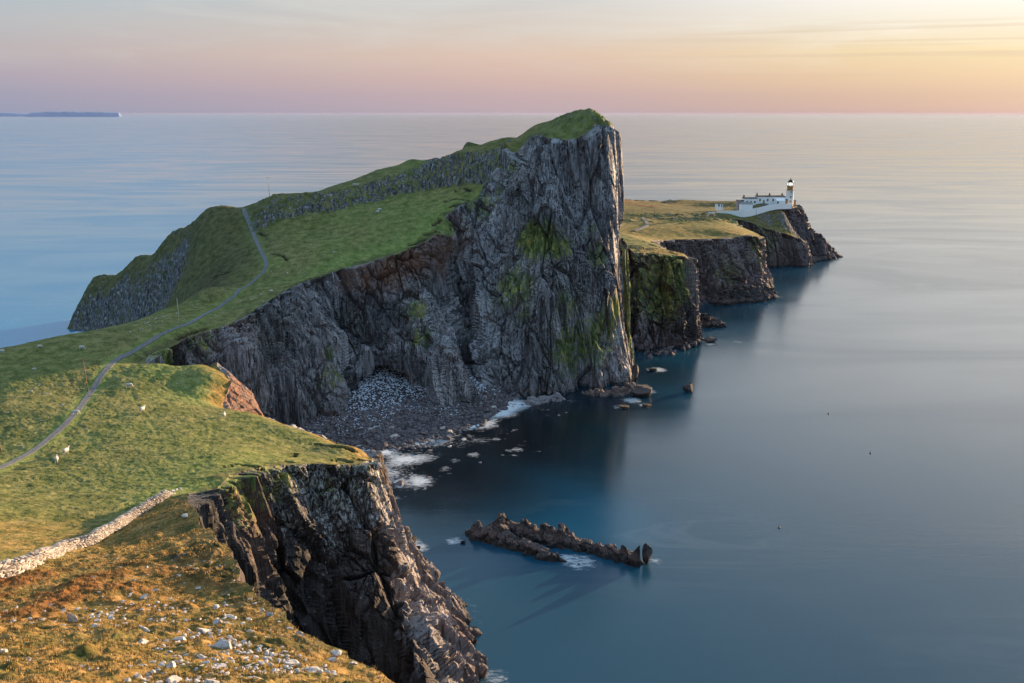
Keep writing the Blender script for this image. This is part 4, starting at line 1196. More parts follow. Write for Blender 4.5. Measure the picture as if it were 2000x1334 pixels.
# ---- skerries
def ridge(name, pts, seed, label, cat, step=.28, amp=.75, group=None, mat=None):
    """spine points (px, py at the water, height, half width)"""
    W_ = np.array([[*Pt((a, b, 'z', 0))[:2], h, w] for a, b, h, w in pts])
    n = [max(2, int(np.hypot(*(W_[i + 1, :2] - W_[i, :2])) / step)) for i in range(len(W_) - 1)]
    S_ = catmull(W_, n); t = np.gradient(S_[:, :2], axis=0); t /= np.linalg.norm(t, axis=1, keepdims=True) + 1e-9; nn = np.stack([t[:, 1], -t[:, 0]], 1)
    m = int(max(14, (W_[:, 3].max() * 2 + W_[:, 2].max()) / step)); a = np.linspace(-1, 1, m)
    prof = (1 - np.abs(a) ** 2.6)
    taper = sst(0, 4, np.arange(len(S_)) * step) * sst(0, 4, (len(S_) - 1 - np.arange(len(S_))) * step)
    taper = .25 + .75 * taper
    wd = S_[:, 3] * taper; X = S_[:, None, 0] + nn[:, None, 0] * a * wd[:, None]; Y = S_[:, None, 1] + nn[:, None, 1] * a * wd[:, None]
    jag = .62 + .55 * np.repeat(h01(np.arange(len(S_) // 8 + 2), np.zeros(len(S_) // 8 + 2, int), np.zeros(len(S_) // 8 + 2, int), seed), 8)[:len(S_)]
    Z = prof[None] * (S_[:, 2] * .85 * taper * jag)[:, None] - 1.2 * (1 - prof)[None]
    x, y, z = (q.ravel().astype(np.float32) for q in (X, Y, Z))
    c1, f1, e1 = voro(x / 2.1, y / 2.1, z / 3.2, seed); c2, f1, e2 = voro(x / .9, y / .9, z / 1.3, seed + 1); fb = fbm(x / 1.2, y / 1.2, z / 1.2, 3, seed)
    D = ((c1 - .5) * 1.7 + (c2 - .5) * .7 + fb * .4 - .5 * sst(.14, 0, e1)).reshape(X.shape) * amp * sst(-1.2, .2, Z)
    G = np.stack([X, Y, Z], -1); du = np.gradient(G, axis=0); dv = np.gradient(G, axis=1); nr = np.cross(du, dv); nr /= np.linalg.norm(nr, axis=2, keepdims=True) + 1e-9
    if nr[..., 2].mean() < 0: nr = -nr
    G = G + nr * D[..., None]
    tn = np.zeros((G.shape[0] * G.shape[1], 3), np.float32); tn[:, 2] = .2
    o = mesh_np(name, G.reshape(-1, 3), grid_faces(*X.shape), mat or M_skerry, {'tint': tn})
    return tag(o, label, cat, group)


M_skerry = mat_rock('skerry_basalt', .20, (1.05, .95, .92))
ridge('rock_skerry', [(908, 1040, 2, 2), (925, 1044, 4.2, 3.6), (955, 1048, 5.0, 4.5), (990, 1060, 4.2, 4.0), (1030, 1074, 3.6, 3.4), (1062, 1086, 2.6, 2.6), (1085, 1093, 2.0, 2), (1108, 1098, 1.0, 1.4)], 201, 'long low brown skerry tapering right, nearer of two ridges', 'skerry')
ridge('rock_skerry', [(945, 1030, 4.6, 3.0), (985, 1036, 4.4, 3.2), (1025, 1048, 5.4, 2.8), (1060, 1056, 6.0, 2.8), (1095, 1063, 5.6, 3.0), (1125, 1068, 3.4, 3.0), (1160, 1076, 3.0, 2.6), (1195, 1086, 3.2, 2.4), (1225, 1096, 2.6, 2.4), (1262, 1102, 1.4, 2.4)], 207, 'farther jagged ridge of upright dark slabs behind the nearer skerry', 'skerry')


def block(name, px, py, wpx, hpx, seed, label, cat, deep=.8, mat=None, pointy=.0, group=None, z0=0, lean=(0, 0)):
    p = Pt((px, py, 'z', z0)); ax = p[1] * CT + (EYE - z0) * ST; w = wpx / FPX * ax / 2; h = hpx / FPX * ax * 1.03
    v, f = rock_shape(seed, ICO3, 12, .08, 1.0)
    v = v.copy(); v[:, 2] = (v[:, 2] + 1) / 2; v[:, :2] *= (1 - pointy * v[:, 2:3])
    v[:, 0] += lean[0] * v[:, 2]
    v *= (w, w * deep, h * 1.15); v[:, 2] -= h * .15
    v[:, 0] += p[0]; v[:, 1] += p[1]; v[:, 2] += z0
    return tag(mesh_np(name, v, f, mat or M_skerry), label, cat, group)


block('rock_stack', 1219, 1092, 21, 30, 301, 'left block of the three standing at the end of the far skerry', 'rock', group='blocks at the end of the skerry')
block('rock_stack', 1243, 1104, 27, 46, 305, 'tallest middle block of the three at the end of the far skerry, peaked top', 'rock', pointy=.25, group='blocks at the end of the skerry')
block('rock_stack', 1266, 1100, 24, 42, 309, 'outermost slab at the right end of the far skerry, edge catching warm light', 'rock', deep=.5, lean=(-.15, 0), group='blocks at the end of the skerry')
block('sea_rock', 1344, 765, 22, 17, 311, 'lone cube-like brown rock standing by itself in the open water right of the cliff', 'rock')
block('sea_rock', 1386, 668, 32, 9, 313, 'long low wedge of rock lying off the foot of the mossy buttress', 'rock')
block('sea_rock', 1364, 658, 14, 5, 314, 'flat dark rock awash just left of the long wedge', 'rock')
block('sea_rock', 1360, 670, 20, 11, 315, 'knobbly brown rock joining the rubble at the mossy buttress foot', 'rock')
block('sea_rock', 1250, 772, 46, 22, 316, 'broad lumpy sunlit rock at the foot of the great cliff corner', 'rock')
block('sea_rock', 1262, 794, 22, 6, 317, 'small flat rock ringed by foam below the cliff corner', 'rock')
block('sea_rock', 1274, 724, 18, 7, 318, 'small rock with a white wash to its right in the shadowed inlet', 'rock')
block('sea_rock', 1216, 796, 26, 4, 319, 'thin dark rock awash left of the foam-ringed flat rock', 'rock')
block('sea_rock', 905, 1060, 12, 5, 320, 'tiny rock in white water left of the nearer skerry', 'rock')
block('sea_rock', 1130, 1103, 5, 3, 321, 'single dark pebble-like rock in the wash at the tip of the nearer skerry', 'rock')
block('sea_rock', 806, 1058, 16, 12, 322, 'dark rock at the headland foot, upper of the small group in the wash', 'rock')
block('sea_rock', 816, 1072, 12, 7, 323, 'dark rock at the headland foot, lower of the small group in the wash', 'rock')
block('sea_rock', 798, 1040, 10, 8, 324, 'small upright rock against the sunlit headland flank', 'rock')
block('sea_rock', 1242, 742, 22, 34, 325, 'tall sunlit knob of rock joined to the foot of the cliff corner', 'rock', pointy=.3, deep=1.2)
ridge('rock_ledge', [(1330, 636, 7, 5), (1350, 634, 7.5, 6), (1375, 636, 6.5, 5), (1400, 637, 5.5, 5), (1418, 638, 4.5, 3.5)], 331, 'flat-topped dark ledge running into the sea behind the mossy buttress', 'ledge', step=.5, amp=1.0)
ridge('rock_ledge', [(1395, 596, 5, 6), (1430, 590, 5, 8), (1470, 586, 7, 8), (1495, 581, 8, 7), (1513, 577, 3.5, 4)], 337, 'broken rocks spilling from the foot of the flat-topped cliff', 'ledge', step=.55, amp=1.3)
ridge('rock_ledge', [(1020, 792, 1.0, 4), (1060, 782, 2.6, 4), (1085, 781, 3.4, 3.5), (1104, 780, 1.5, 3)], 341, 'pale ledge at the waterline under the great buttress', 'ledge', step=.4, amp=.9, mat=mat_simple('pale_ledge_rock', (.19, .18, .19), .9, .4, 1., bump=.3))
ridge('rock_ledge', [(1135, 768, 2.2, 3), (1170, 770, 2.6, 3.5), (1205, 770, 2.4, 4), (1228, 766, 4.0, 4), (1238, 760, 1.5, 3)], 347, 'brown weathered ledge along the waterline of the cliff corner', 'ledge', step=.4, amp=1.1, mat=mat_simple('brown_ledge_rock', (.15, .11, .095), .9, .5, 1., bump=.3))
# boulders tumbled round the mossy buttress foot and along the flat-topped cliff
for i in range(40):
    t = rng.rand(); px = 1258 + 112 * t + rng.normal() * 3; py = 694 - 22 * t ** 2 + rng.uniform(-9, 4) * (1 - .3 * t)
    p = Pt((px, py, 'z', .4)); s = rng.uniform(.7, 2.1)
    tag(place('boulder', BM[i % 7], (p[0], p[1], .2 * s + max(0, (690 - py)) * .10), (s, s * .8, s * .9), (rng.uniform(-.4, .4), 0, rng.uniform(0, 6))), 'one of the tumbled boulders heaped round the foot of the mossy buttress', 'boulder', 'boulders round the buttress foot')
for i in range(28):
    t = rng.rand(); px = 1348 + 160 * t; py = 596 - 16 * t + rng.uniform(-8, 1)
    p = Pt((px, py, 'z', .4)); s = rng.uniform(.8, 2.2)
    tag(place('boulder', BM[i % 7], (p[0], p[1], .4), (s, s * .8, s * .9), (0, 0, rng.uniform(0, 6))), 'one of the dark boulders strewn below the flat-topped cliff', 'boulder', 'boulders below the flat cliff')
for i in range(24):
    px = rng.uniform(752, 822); py = rng.uniform(905, 960)
    p = Pt((px, py, 'z', .1)); s = rng.uniform(.35, .9)
    tag(place('boulder', BM[i % 7], (p[0], p[1], 0), (s, s * .8, s * .7), (0, 0, rng.uniform(0, 6))), 'one of the wave-washed rocks in the foam behind the headland top', 'rock', 'rocks behind the headland')


# the slim pillar against the sunlit corner
def pillar():
    n = 60; m = 130; a = np.linspace(0, 2 * np.pi, n, endpoint=False); t = np.linspace(0, 1, m)
    b = Pt((1228, 722, 'z', -2)); tp = Pt((1222, 484, 412))
    A_, T_ = np.meshgrid(a, t, indexing='ij'); r_ = 3.6 * (1 - .35 * T_ ** 3) * (1 - .9 * sst(.97, 1.0, T_))
    x = b[0] + (tp[0] - b[0]) * T_ + np.cos(A_) * r_ * .8; y = b[1] + (tp[1] + 3 - b[1]) * T_ + np.sin(A_) * r_ * 1.3; z = b[2] + (tp[2] - b[2]) * T_
    D = rock_disp(x.ravel(), y.ravel(), z.ravel(), .5).reshape(x.shape) - .3
    x = x + np.cos(A_) * D; y = y + np.sin(A_) * D
    i = np.arange(n)[:, None] * m + np.arange(m - 1)[None]; j = ((np.arange(n) + 1) % n)[:, None] * m + np.arange(m - 1)[None]
    f = np.stack([i, j, j + 1, i + 1], -1).reshape(-1, 4)
    tn = np.zeros((n * m, 3), np.float32); tn[:, 0] = .8; tn[:, 2] = .3
    tag(mesh_np('cliff', np.stack([x, y, z], -1).reshape(-1, 3), f, M_rock, {'tint': tn}), kind='structure')


pillar()

# ------------------------------------------------------------------ stones in the turf
FS = [rock_mesh('field_rock', 400 + i, M_fieldstone, cuts=15, rough=.10, flat=.6) for i in range(9)]
FT = [rock_mesh('field_rock', 430 + i, M_fieldstone, cuts=15, rough=.10, flat=1.0) for i in range(4)]
SPECIAL = {
    (418, 1331): 'largest pale boulder at the bottom edge, its top split into two humps', (336, 1300): 'tall blocky upright rock, taller than wide, with a lit right face', (398, 1229): 'large smooth rounded pale boulder, alone on its grass shelf',
    (437, 1255): 'broad sloping pinkish boulder with small rocks at its left foot', (279, 1250): 'jagged pale boulder with a pointed crest, dark on its left side', (283, 1227): 'low wide pale boulder just above the jagged crested one',
    (352, 1243): 'wedge rock with a dark left face and pale right slope', (151, 1226): 'rounded triangular cream rock left of the jagged boulder', (8, 1273): 'half-blue half-cream rounded rock at the left edge of the picture',
    (228, 1254): 'blue-grey mottled rock in shade among cream ones', (655, 1273): 'flat-topped pinkish rock perched on the brow above the black cliff', (649, 1284): 'oval grey rock just below the perched flat-topped one',
    (601, 1268): 'squarish mottled grey rock standing alone near the brow', (585, 1239): 'upright knob of rock on the skyline of the brow', (492, 1229): 'long flat pale slab high on the slope near the brow',
    (525, 1198): 'cluster-like knobbly grey rock right on the brow', (269, 1322): 'dark leaning rock near the bottom edge with a thin lit crest', (337, 1322): 'wide low cream boulder below the tall blocky rock',
    (143, 1206): 'small pyramid-shaped rock, upper left of the stone field', (218, 1203): 'pale dome rock at the top of the stone field', (90, 1268): 'long thin slab lying flat on the left side', (122, 1258): 'two-faced rock, blue on the left and cream on the right',
    (488, 1256): 'grey rock with white speckles right of the broad pinkish boulder', (395, 1279): 'narrow bright slab lying across the middle of the slope', (570, 1288): 'long low grey slab close under the brow', (614, 1303): 'dark low rock near the brow at the bottom of the picture',
    (356, 1120): 'flat bright slab beside the trodden track above the stone field', (75, 1213): 'very thin pale streak of slab at the far left', (363, 1005): 'white rock at the cliff edge by the head of the cove', (281, 1162): 'rounded grey rock on the rust-coloured grass', (302, 1150): 'flat rock on the rust-coloured grass, upper of the two',
    (427, 1297): 'flat overlapping pale slabs low in the middle', (413, 1318): 'humped rock touching the largest boulder from above', (212, 1273): 'chunky cream boulder in the middle of the left stone field'}
ROCKS = [(192, 1200, 9), (188, 1209, 12), (131, 1226, 14), (98, 1223, 14), (101, 1232, 14), (190, 1221, 16), (205, 1227, 12), (183, 1236, 18), (222, 1240, 18), (125, 1244, 12), (141, 1249, 15), (135, 1257, 14), (157, 1263, 14),
         (195, 1272, 14), (170, 1283, 18), (190, 1283, 20), (157, 1274, 18), (104, 1285, 15), (196, 1295, 11), (157, 1299, 20), (255, 1303, 14), (181, 1243, 14), (97, 1244, 11), (55, 1285, 14), (250, 1326, 20), (318, 1223, 16), (344, 1254, 12), (383, 1240, 12), (427, 1232, 16),
         (412, 1260, 14), (432, 1259, 8), (466, 1260, 12), (425, 1211, 17), (307, 1266, 11), (298, 1291, 18), (272, 1300, 14), (299, 1310, 12), (361, 1320, 12), (362, 1328, 18), (387, 1322, 12), (416, 1303, 12), (486, 1322, 18), (365, 1294, 14), (402, 1291, 14), (370, 1266, 14), (330, 1271, 16),
         (534, 1277, 14), (552, 1272, 14), (508, 1292, 20), (565, 1295, 18), (565, 1304, 12), (688, 1292, 20), (505, 1325, 30), (600, 1329, 16), (388, 1132, 10), (388, 1147, 12), (424, 1182, 14), (490, 1170, 14), (497, 1177, 12), (512, 1190, 10), (543, 1213, 12), (565, 1224, 12),
         (487, 1206, 12), (308, 1174, 9), (365, 1084, 8), (403, 1095, 8), (20, 1330, 18), (90, 1322, 16), (140, 1330, 22), (200, 1328, 18), (60, 1305, 14), (30, 1295, 10), (225, 1311, 14), (310, 1330, 16), (460, 1305, 14), (520, 1310, 14), (540, 1325, 16), (640, 1310, 12), (660, 1325, 14), (450, 1330, 16), (740, 1322, 9), (450, 1285, 12), (480, 1282, 12)]
SPW = {(418, 1331): 40, (336, 1300): 24, (398, 1229): 28, (437, 1255): 36, (279, 1250): 34, (283, 1227): 30, (352, 1243): 26, (492, 1229): 28, (655, 1273): 26, (601, 1268): 25, (337, 1322): 34, (570, 1288): 28, (356, 1120): 24, (75, 1213): 38, (90, 1268): 26, (395, 1279): 26, (614, 1303): 26, (427, 1297): 28, (212, 1273): 24, (413, 1318): 24, (143, 1206): 20}
TALL = {(336, 1300), (585, 1239), (143, 1206), (269, 1322), (8, 1273), (122, 1258)}
FLAT = {(492, 1229), (90, 1268), (395, 1279), (570, 1288), (356, 1120), (75, 1213), (427, 1297), (302, 1150)}


def field_rock(px, py, w, label, k, tall=False, flat=False):
    p = hit(px, py + w * .2)
    if p is None: return
    ax = p[1] * CT + (EYE - p[2]) * ST; r_ = w / FPX * ax / 2 * 1.08
    me = FT[k % 4] if tall else FS[k % 9]; sz = 1.15 if tall else (.38 if flat else rng.uniform(.65, 1.0))
    rz = rng.uniform(-.5, .5) + (math.pi if rng.rand() > .5 else 0)
    return tag(place('field_rock', me, (p[0], p[1], p[2] + r_ * (.30 if tall else .02)), (r_, r_ * rng.uniform(.65, .95), r_ * sz), (rng.uniform(-.2, .2), rng.uniform(-.2, .2), rz)), label, 'rock', 'rocks scattered on the golden slope')


k = 0
for (px, py), lb in SPECIAL.items():
    field_rock(px, py, SPW.get((px, py), 16), lb, k, (px, py) in TALL, (px, py) in FLAT); k += 1
COMMON = 'plain small pale rock half sunk in the golden grass slope at bottom left'
for px, py, w in ROCKS: field_rock(px, py, w, COMMON, k, False, rng.rand() < .25); k += 1
while k < 285:
    px = rng.uniform(-20, 700); py = 1195 + 139 * rng.rand() ** .7
    if px > 430 and py < 1180 + (px - 430) * .62: continue
    field_rock(px, py, rng.uniform(6, 14), COMMON, k, False, rng.rand() < .5); k += 1
P = []
for i in range(900):
    px = rng.uniform(-60, 740); py = 1170 + 175 * rng.rand() ** .8
    if px > 430 and py < 1165 + (px - 430) * .62: continue
    P.append(hit(px, py))
for i in range(60):
    P.append(hit(rng.uniform(180, 460), rng.uniform(1060, 1180)))
P = np.array([q for q in P if q is not None]); tag(many('field_stones', M_fieldstone, P, rng.uniform(.06, .20, len(P)), 9, flatten=.5), 'small stones littering the golden grass', 'stones', kind='stuff')
# pale stones out on the green
GREEN = [(122, 791, 9), (42, 872, 9), (235, 798, 6), (68, 720, 9), (60, 765, 9), (80, 822, 8), (55, 800, 5), (255, 648, 5), (290, 630, 6), (305, 622, 6), (320, 618, 5), (345, 612, 6), (385, 595, 8), (530, 568, 9), (510, 575, 5), (490, 585, 5), (455, 600, 5), (470, 590, 5),
         (562, 533, 7), (652, 492, 6), (665, 494, 4), (608, 478, 4), (672, 458, 3), (697, 407, 3), (785, 410, 4), (820, 385, 4), (140, 1042, 7), (133, 1044, 5), (75, 1077, 8), (380, 905, 4), (660, 512, 5), (420, 615, 5), (590, 540, 4)]
for px, py, w in GREEN:
    p = hit(px, py)
    if p is None: continue
    ax = p[1] * CT + (EYE - p[2]) * ST; r_ = w / FPX * ax / 2
    tag(place('field_rock', FS[k % 9], (p[0], p[1], p[2] + .1 * r_), (r_, r_ * .7, r_ * .6), (0, 0, rng.uniform(0, 6))), 'lone grey stone lying on the open green turf beyond the wall', 'rock', 'stones on the green turf'); k += 1
P = []
for (cx, cy, sx, sy, n) in [(300, 628, 60, 14, 60), (400, 590, 60, 25, 50), (560, 530, 80, 25, 40), (700, 470, 120, 50, 60), (475, 640, 30, 15, 25), (520, 600, 40, 20, 40), (100, 760, 120, 60, 40), (350, 800, 100, 60, 20), (900, 380, 40, 20, 40), (660, 400, 160, 30, 90)]:
    for i in range(n): P.append(hit(cx + rng.normal() * sx * .6, cy + rng.normal() * sy * .6))
P = np.array([q for q in P if q is not None]); tag(many('turf_stones', M_fieldstone, P, rng.uniform(.10, .34, len(P)), 19, flatten=.6), 'scattered grey stones in the green turf', 'stones', kind='stuff')
# ------------------------------------------------------------------ sea
def build_sea():
    # fine water near the rocks, coarse out to the horizon
    r = [60.0]
    while r[-1] < 900: r.append(r[-1] * 1.0065)
    while r[-1] < 60000: r.append(r[-1] * 1.12)
    r = np.array(r)
    a = np.concatenate([np.linspace(-180, -45, 14)[:-1], np.linspace(-45, 45, 380), np.linspace(45, 180, 14)[1:]])
    A, Rr = np.meshgrid(np.radians(a), r, indexing='ij')
    x = np.sin(A) * Rr; y = np.cos(A) * Rr
    v = np.stack([x.ravel(), y.ravel(), 0 * x.ravel()], 1)
    xf, yf = x.ravel().astype(np.float32), y.ravel().astype(np.float32)
    F = [((1010, 790, 'z', 0), 7, .9), ((975, 805, 'z', 0), 8, .95), ((940, 815, 'z', 0), 7, .9), ((915, 825, 'z', 0), 6, .7), ((880, 850, 'z', 0), 6, .5), ((860, 865, 'z', 0), 6, .5),
         ((760, 925, 'z', 0), 6, .65), ((790, 940, 'z', 0), 8, .62), ((820, 940, 'z', 0), 5, .45), ((770, 905, 'z', 0), 6, .5), ((815, 1070, 'z', 0), 4, .7), ((800, 1060, 'z', 0), 4, .7), ((886, 1057, 'z', 0), 3, .72),
         ((1130, 1098, 'z', 0), 6, .6), ((1105, 1090, 'z', 0), 3, .7), ((1285, 722, 'z', 0), 5, .75), ((1275, 722, 'z', 0), 4, .7), ((1235, 782, 'z', 0), 5, .7), ((1270, 765, 'z', 0), 4, .6), ((1258, 792, 'z', 0), 3, .65),
         ((1210, 795, 'z', 0), 4, .55), ((1365, 662, 'z', 0), 5, .7), ((1385, 672, 'z', 0), 5, .6), ((1370, 625, 'z', 0), 8, .5), ((1400, 620, 'z', 0), 6, .4), ((1515, 580, 'z', 0), 8, .45), ((1440, 668, 'z', 0), 4, .5),
         ((970, 858, 'z', 0), 2.5, .6), ((1005, 840, 'z', 0), 2, .55), ((1010, 878, 'z', 0), 3, .6), ((925, 888, 'z', 0), 3, .6), ((940, 860, 'z', 0), 2, .5), ((890, 900, 'z', 0), 3, .5), ((870, 915, 'z', 0), 3, .5), ((1120, 783, 'z', 0), 4, .4),
         ((960, 790, 'z', 0), 6, .7), ((900, 870, 'z', 0), 4, .45), ((1280, 1095, 'z', 0), 3, .5), ((1060, 800, 'z', 0), 4, .4), ((965, 1325, 'z', 0), 5, .5), ((930, 1250, 'z', 0), 4, .3), ((1000, 812, 'z', 0), 4, .5), ((830, 890, 'z', 0), 3, .5),
         ((120, 600, 'z', 0), 22, .3), ((60, 640, 'z', 0), 26, .28), ((150, 650, 'z', 0), 5, .8), ((135, 625, 'z', 0), 6, .5), ((1640, 512, 'z', 0), 8, .4)]
    foam = blobs(xf, yf, F)
    hb = H_beach(xf, yf); near_b = (xf > -98) & (xf < 12) & (yf > 255) & (yf < 408)
    foam = np.maximum(foam, np.where(near_b, 1.15 * sst(-3.0, -.5, hb) * (.55 + .45 * vnoise(xf / 9, yf / 9, 0 * xf, 91)), 0))
    foam = np.maximum(foam, .50 * sst(3.0, .5, near_dist(xf, yf, resample(G2[220:, -1, :2], 1.5), 4.0)) * (.5 + .5 * vnoise(xf / 14, yf / 14, 0 * xf, 92)))
    rng = np.random.RandomState(5)
    # washed tips of drowned boulders off the beach
    for i in range(60):
        px, py = rng.uniform(800, 1110), rng.uniform(800, 900)
        p = Pt((px, py, 'z', 0)); foam = np.maximum(foam, rng.uniform(.3, .62) * np.exp(-(((xf - p[0]) / rng.uniform(.8, 2.4)) ** 2 + ((yf - p[1]) / rng.uniform(.8, 2)) ** 2)))
    # long thin streaks drifting on the open water
    Sx = [((0, 455), (130, 436), (260, 420), (400, 408), .30, 3), ((1230, 350), (1330, 368), (1420, 390), (1400, 395), .3, 5), ((340, 300), (500, 303), (700, 305), (760, 300), .38, 14),
          ((1740, 580), (1780, 540), (1760, 480), (1720, 440), .16, 3), ((1600, 690), (1500, 760), (1420, 800), (1300, 830), .12, 9), ((1700, 560), (1800, 610), (1880, 650), (1950, 670), .13, 7),
          ((0, 243), (300, 240), (500, 243), (700, 243), .35, 50), ((200, 255), (400, 253), (560, 256), (700, 254), .22, 30), ((1900, 250), (2000, 251), (2100, 252), (2200, 252), .3, 20), ((0, 640), (60, 610), (110, 590), (150, 585), .35, 6),
          ((1240, 345), (1300, 330), (1420, 322), (1500, 320), .22, 6), ((1220, 368), (1300, 372), (1420, 375), (1460, 380), .25, 7), ((700, 330), (560, 345), (460, 352), (380, 360), .12, 5)]
    for q0, q1, q2, q3, am, w in Sx:
        T = catmull(np.array([Pt((*q, 'z', 0))[:2] for q in (q0, q1, q2, q3)]), 30)
        for (tx, ty), ty2 in zip(T[:-1], T[1:]):
            dx, dy = ty2[0] - tx, ty2[1] - ty; l = math.hypot(dx, dy) + 1e-6
            u = ((xf - tx) * dx + (yf - ty) * dy) / l; vv = (-(xf - tx) * dy + (yf - ty) * dx) / l
            m = (np.abs(u - l / 2) < l) & (np.abs(vv) < 4 * w)
            foam[m] = np.maximum(foam[m], am * np.exp(-(vv[m] / w) ** 2) * np.exp(-(np.maximum(np.abs(u[m] - l / 2) - l / 2, 0) / (l * .3)) ** 2))
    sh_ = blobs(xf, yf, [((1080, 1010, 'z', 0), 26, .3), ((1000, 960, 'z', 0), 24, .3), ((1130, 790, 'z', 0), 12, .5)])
    sh_ = np.maximum(sh_, .95 * sst(.05, .40, -xf / (yf + 1)) * sst(60, 300, yf))  # bluer water colour to the west stands in for reflected blue sky
    dark = blobs(xf, yf, [((960, 850, 'z', 0), 60, 1.), ((1120, 800, 'z', 0), 38, .95), ((850, 930, 'z', 0), 48, 1.), ((1250, 730, 'z', 0), 25, .6), ((930, 990, 'z', 0), 25, .5), ((1400, 610, 'z', 0), 30, .5), ((1530, 545, 'z', 0), 20, .4)])  # bay shade and cliff reflections painted dark into the water
    nu, nv = A.shape
    f = grid_faces(nu, nv, True)
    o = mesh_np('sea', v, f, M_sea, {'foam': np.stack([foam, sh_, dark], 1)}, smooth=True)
    tag(o, kind='structure')
    # the water just below the viewpoint
    return o


build_sea()
# ------------------------------------------------------------------ the path
M_path = mat_simple('worn_concrete', (.135, .135, .14), .9, .45, 1.4, bump=.08)
M_white = mat_simple('limewash', (.86, .85, .84), .8, .06, .7)
M_ochre = mat_simple('ochre_trim', (.36, .21, .085), .8, .12, 2)
M_roof = mat_simple('dark_roof', (.075, .055, .055), .8, .2, 2)
M_chim = mat_simple('chimney_brick', (.15, .065, .05), .85, .2, 2)
M_glass = mat_simple('window_glass', (.04, .05, .06), .15, .1, 1, spec=.6)
M_black = mat_simple('black_iron', (.02, .02, .022), .5, .1, 1)
M_wood = mat_simple('pole_timber', (.17, .115, .08), .85, .35, 6, stretch=(1, 1, .15))
M_woodpale = mat_simple('pole_timber_pale', (.36, .34, .30), .85, .25, 6, stretch=(1, 1, .15))
M_yellow = mat_simple('yellow_plate', (.75, .52, .05), .5, .05, 1)
M_cer = mat_simple('insulator', (.12, .08, .06), .3, .1, 1, spec=.5)
M_fleece = mat_simple('fleece', (.48, .465, .43), 1., .15, 5)
M_face = mat_simple('sheep_face', (.50, .46, .42), .9, .1, 5)


def ribbon(name, P, width, H, mat, lift=.06, jit=.12, seed=0, thick=.12):
    c = resample(catmull(np.asarray(P)[:, :2], 14), .5); t = np.gradient(c, axis=0); t /= np.linalg.norm(t, axis=1, keepdims=True); n = np.stack([t[:, 1], -t[:, 0]], 1)
    L_ = []; offs = np.linspace(-.5, .5, 5)
    zc = H(c[:, 0], c[:, 1])
    s_ = np.arange(len(c)) * .5
    for j, o in enumerate(offs):
        e = jit * fbm(s_ * .9, 0 * s_ + o * 7, 0 * s_, 2, seed) * (1 if j in (0, 4) else .0)
        w = width * (1 + .10 * vnoise(s_ / 6, 0 * s_, 0 * s_, seed + 3)); q = c + n * (o * w + e)[:, None]
        z = np.maximum(H(q[:, 0], q[:, 1]) * .4 + zc * .6, H(q[:, 0], q[:, 1])) + lift
        L_.append(np.c_[q, z])
    top = np.stack(L_, 1); low = top[:, [0, -1]].copy(); low[..., 2] -= thick + .25
    G = np.concatenate([low[:, :1], top, low[:, 1:]], 1); m = G.shape[1]
    return mesh_np(name, G.reshape(-1, 3), grid_faces(len(c), m), mat)


tag(ribbon('path', PATH, 1.6, Hs, M_path), kind='structure')
tag(ribbon('path', FPATH, 2.2, H_far, M_path, lift=.5, seed=4), kind='structure')
# pale set slab across the path
# ------------------------------------------------------------------ dry stone wall
wl = resample(catmull(WALL[:, :2], 20), .36)
wt = np.gradient(wl, axis=0); wt /= np.linalg.norm(wt, axis=1, keepdims=True); wn = np.stack([wt[:, 1], -wt[:, 0]], 1)
wn *= np.where(wn[:, :1].mean() > 0, 1, -1)                   # towards the cove
wallroot = bpy.data.objects.new('stone_wall', None); C.objects.link(wallroot); wallroot.location = (WALL[6][0], WALL[6][1], WALL[6][2])
tag(wallroot, 'long dry stone wall running down the slope to the head of the cove, sunlit on its near face', 'stone wall')
bpy.context.view_layer.update()
WR = np.array(wallroot.location)
SM = [rock_mesh('stone', 600 + i, M_wallstone, base=ICO2, cuts=10, rough=.03, flat=.9) for i in range(8)]
wr = np.random.RandomState(77); cand = []
S_len = np.arange(len(wl)) * .36
for side in (1, -1, 0):
    for course in range(6 if side else 1):
        s = 0.0
        while s < S_len[-1]:
            lw = wr.uniform(.26, .62) * (1.15 if course < 2 else 1); h = wr.uniform(.20, .30)
            endf = 1 - .85 * sst(S_len[-1] - 5, S_len[-1], s)      # tumbled low at its end
            top = 1.38 + .10 * math.sin(s * .6) + .08 * wr.randn() * .5
            if side and (course * .235 + .1) > (top - .12) * endf: s += lw; continue
            x = np.interp(s, S_len, wl[:, 0]); y = np.interp(s, S_len, wl[:, 1]); nx = np.interp(s, S_len, wn[:, 0]); ny = np.interp(s, S_len, wn[:, 1]); tx = np.interp(s, S_len, wt[:, 0]); ty = np.interp(s, S_len, wt[:, 1])
            thick = .36 - .035 * course
            if side: off = side * (thick + wr.uniform(-.03, .05)); zz = course * .235 + .12 + wr.uniform(-.02, .02); sc = (lw * .56, .22, .15 * wr.uniform(.85, 1.1)); tl = wr.uniform(-.12, .12)
            else: off = wr.uniform(-.06, .06); zz = (top + .02) * endf; sc = (lw * .42, .34, .17 * wr.uniform(.6, 1.35)); tl = wr.uniform(-.35, .35)
            cand.append((x + nx * off, y + ny * off, zz, math.atan2(ty, tx), sc, side, wr.randint(8), tl, s)); s += lw * .96
cz = Hs(np.array([c[0] for c in cand]), np.array([c[1] for c in cand]))
for i in range(0): pass
dist = np.array([math.hypot(c[0], c[1]) for c in cand]); show = np.array([c[5] >= 0 for c in cand]); size = np.array([c[4][0] for c in cand])
rank = np.argsort(np.where(show, -size / dist, 1)); parts_ = set(rank[:295].tolist())
vs, fs = [], []
SV = {id(m): (np.array([v.co[:] for v in m.vertices]), np.array([[i for i in p.vertices] for p in m.polygons])) for m in SM}
LOW = [rock_shape(650 + i, ICO1, 7, .03, .9) for i in range(6)]; nv = 0
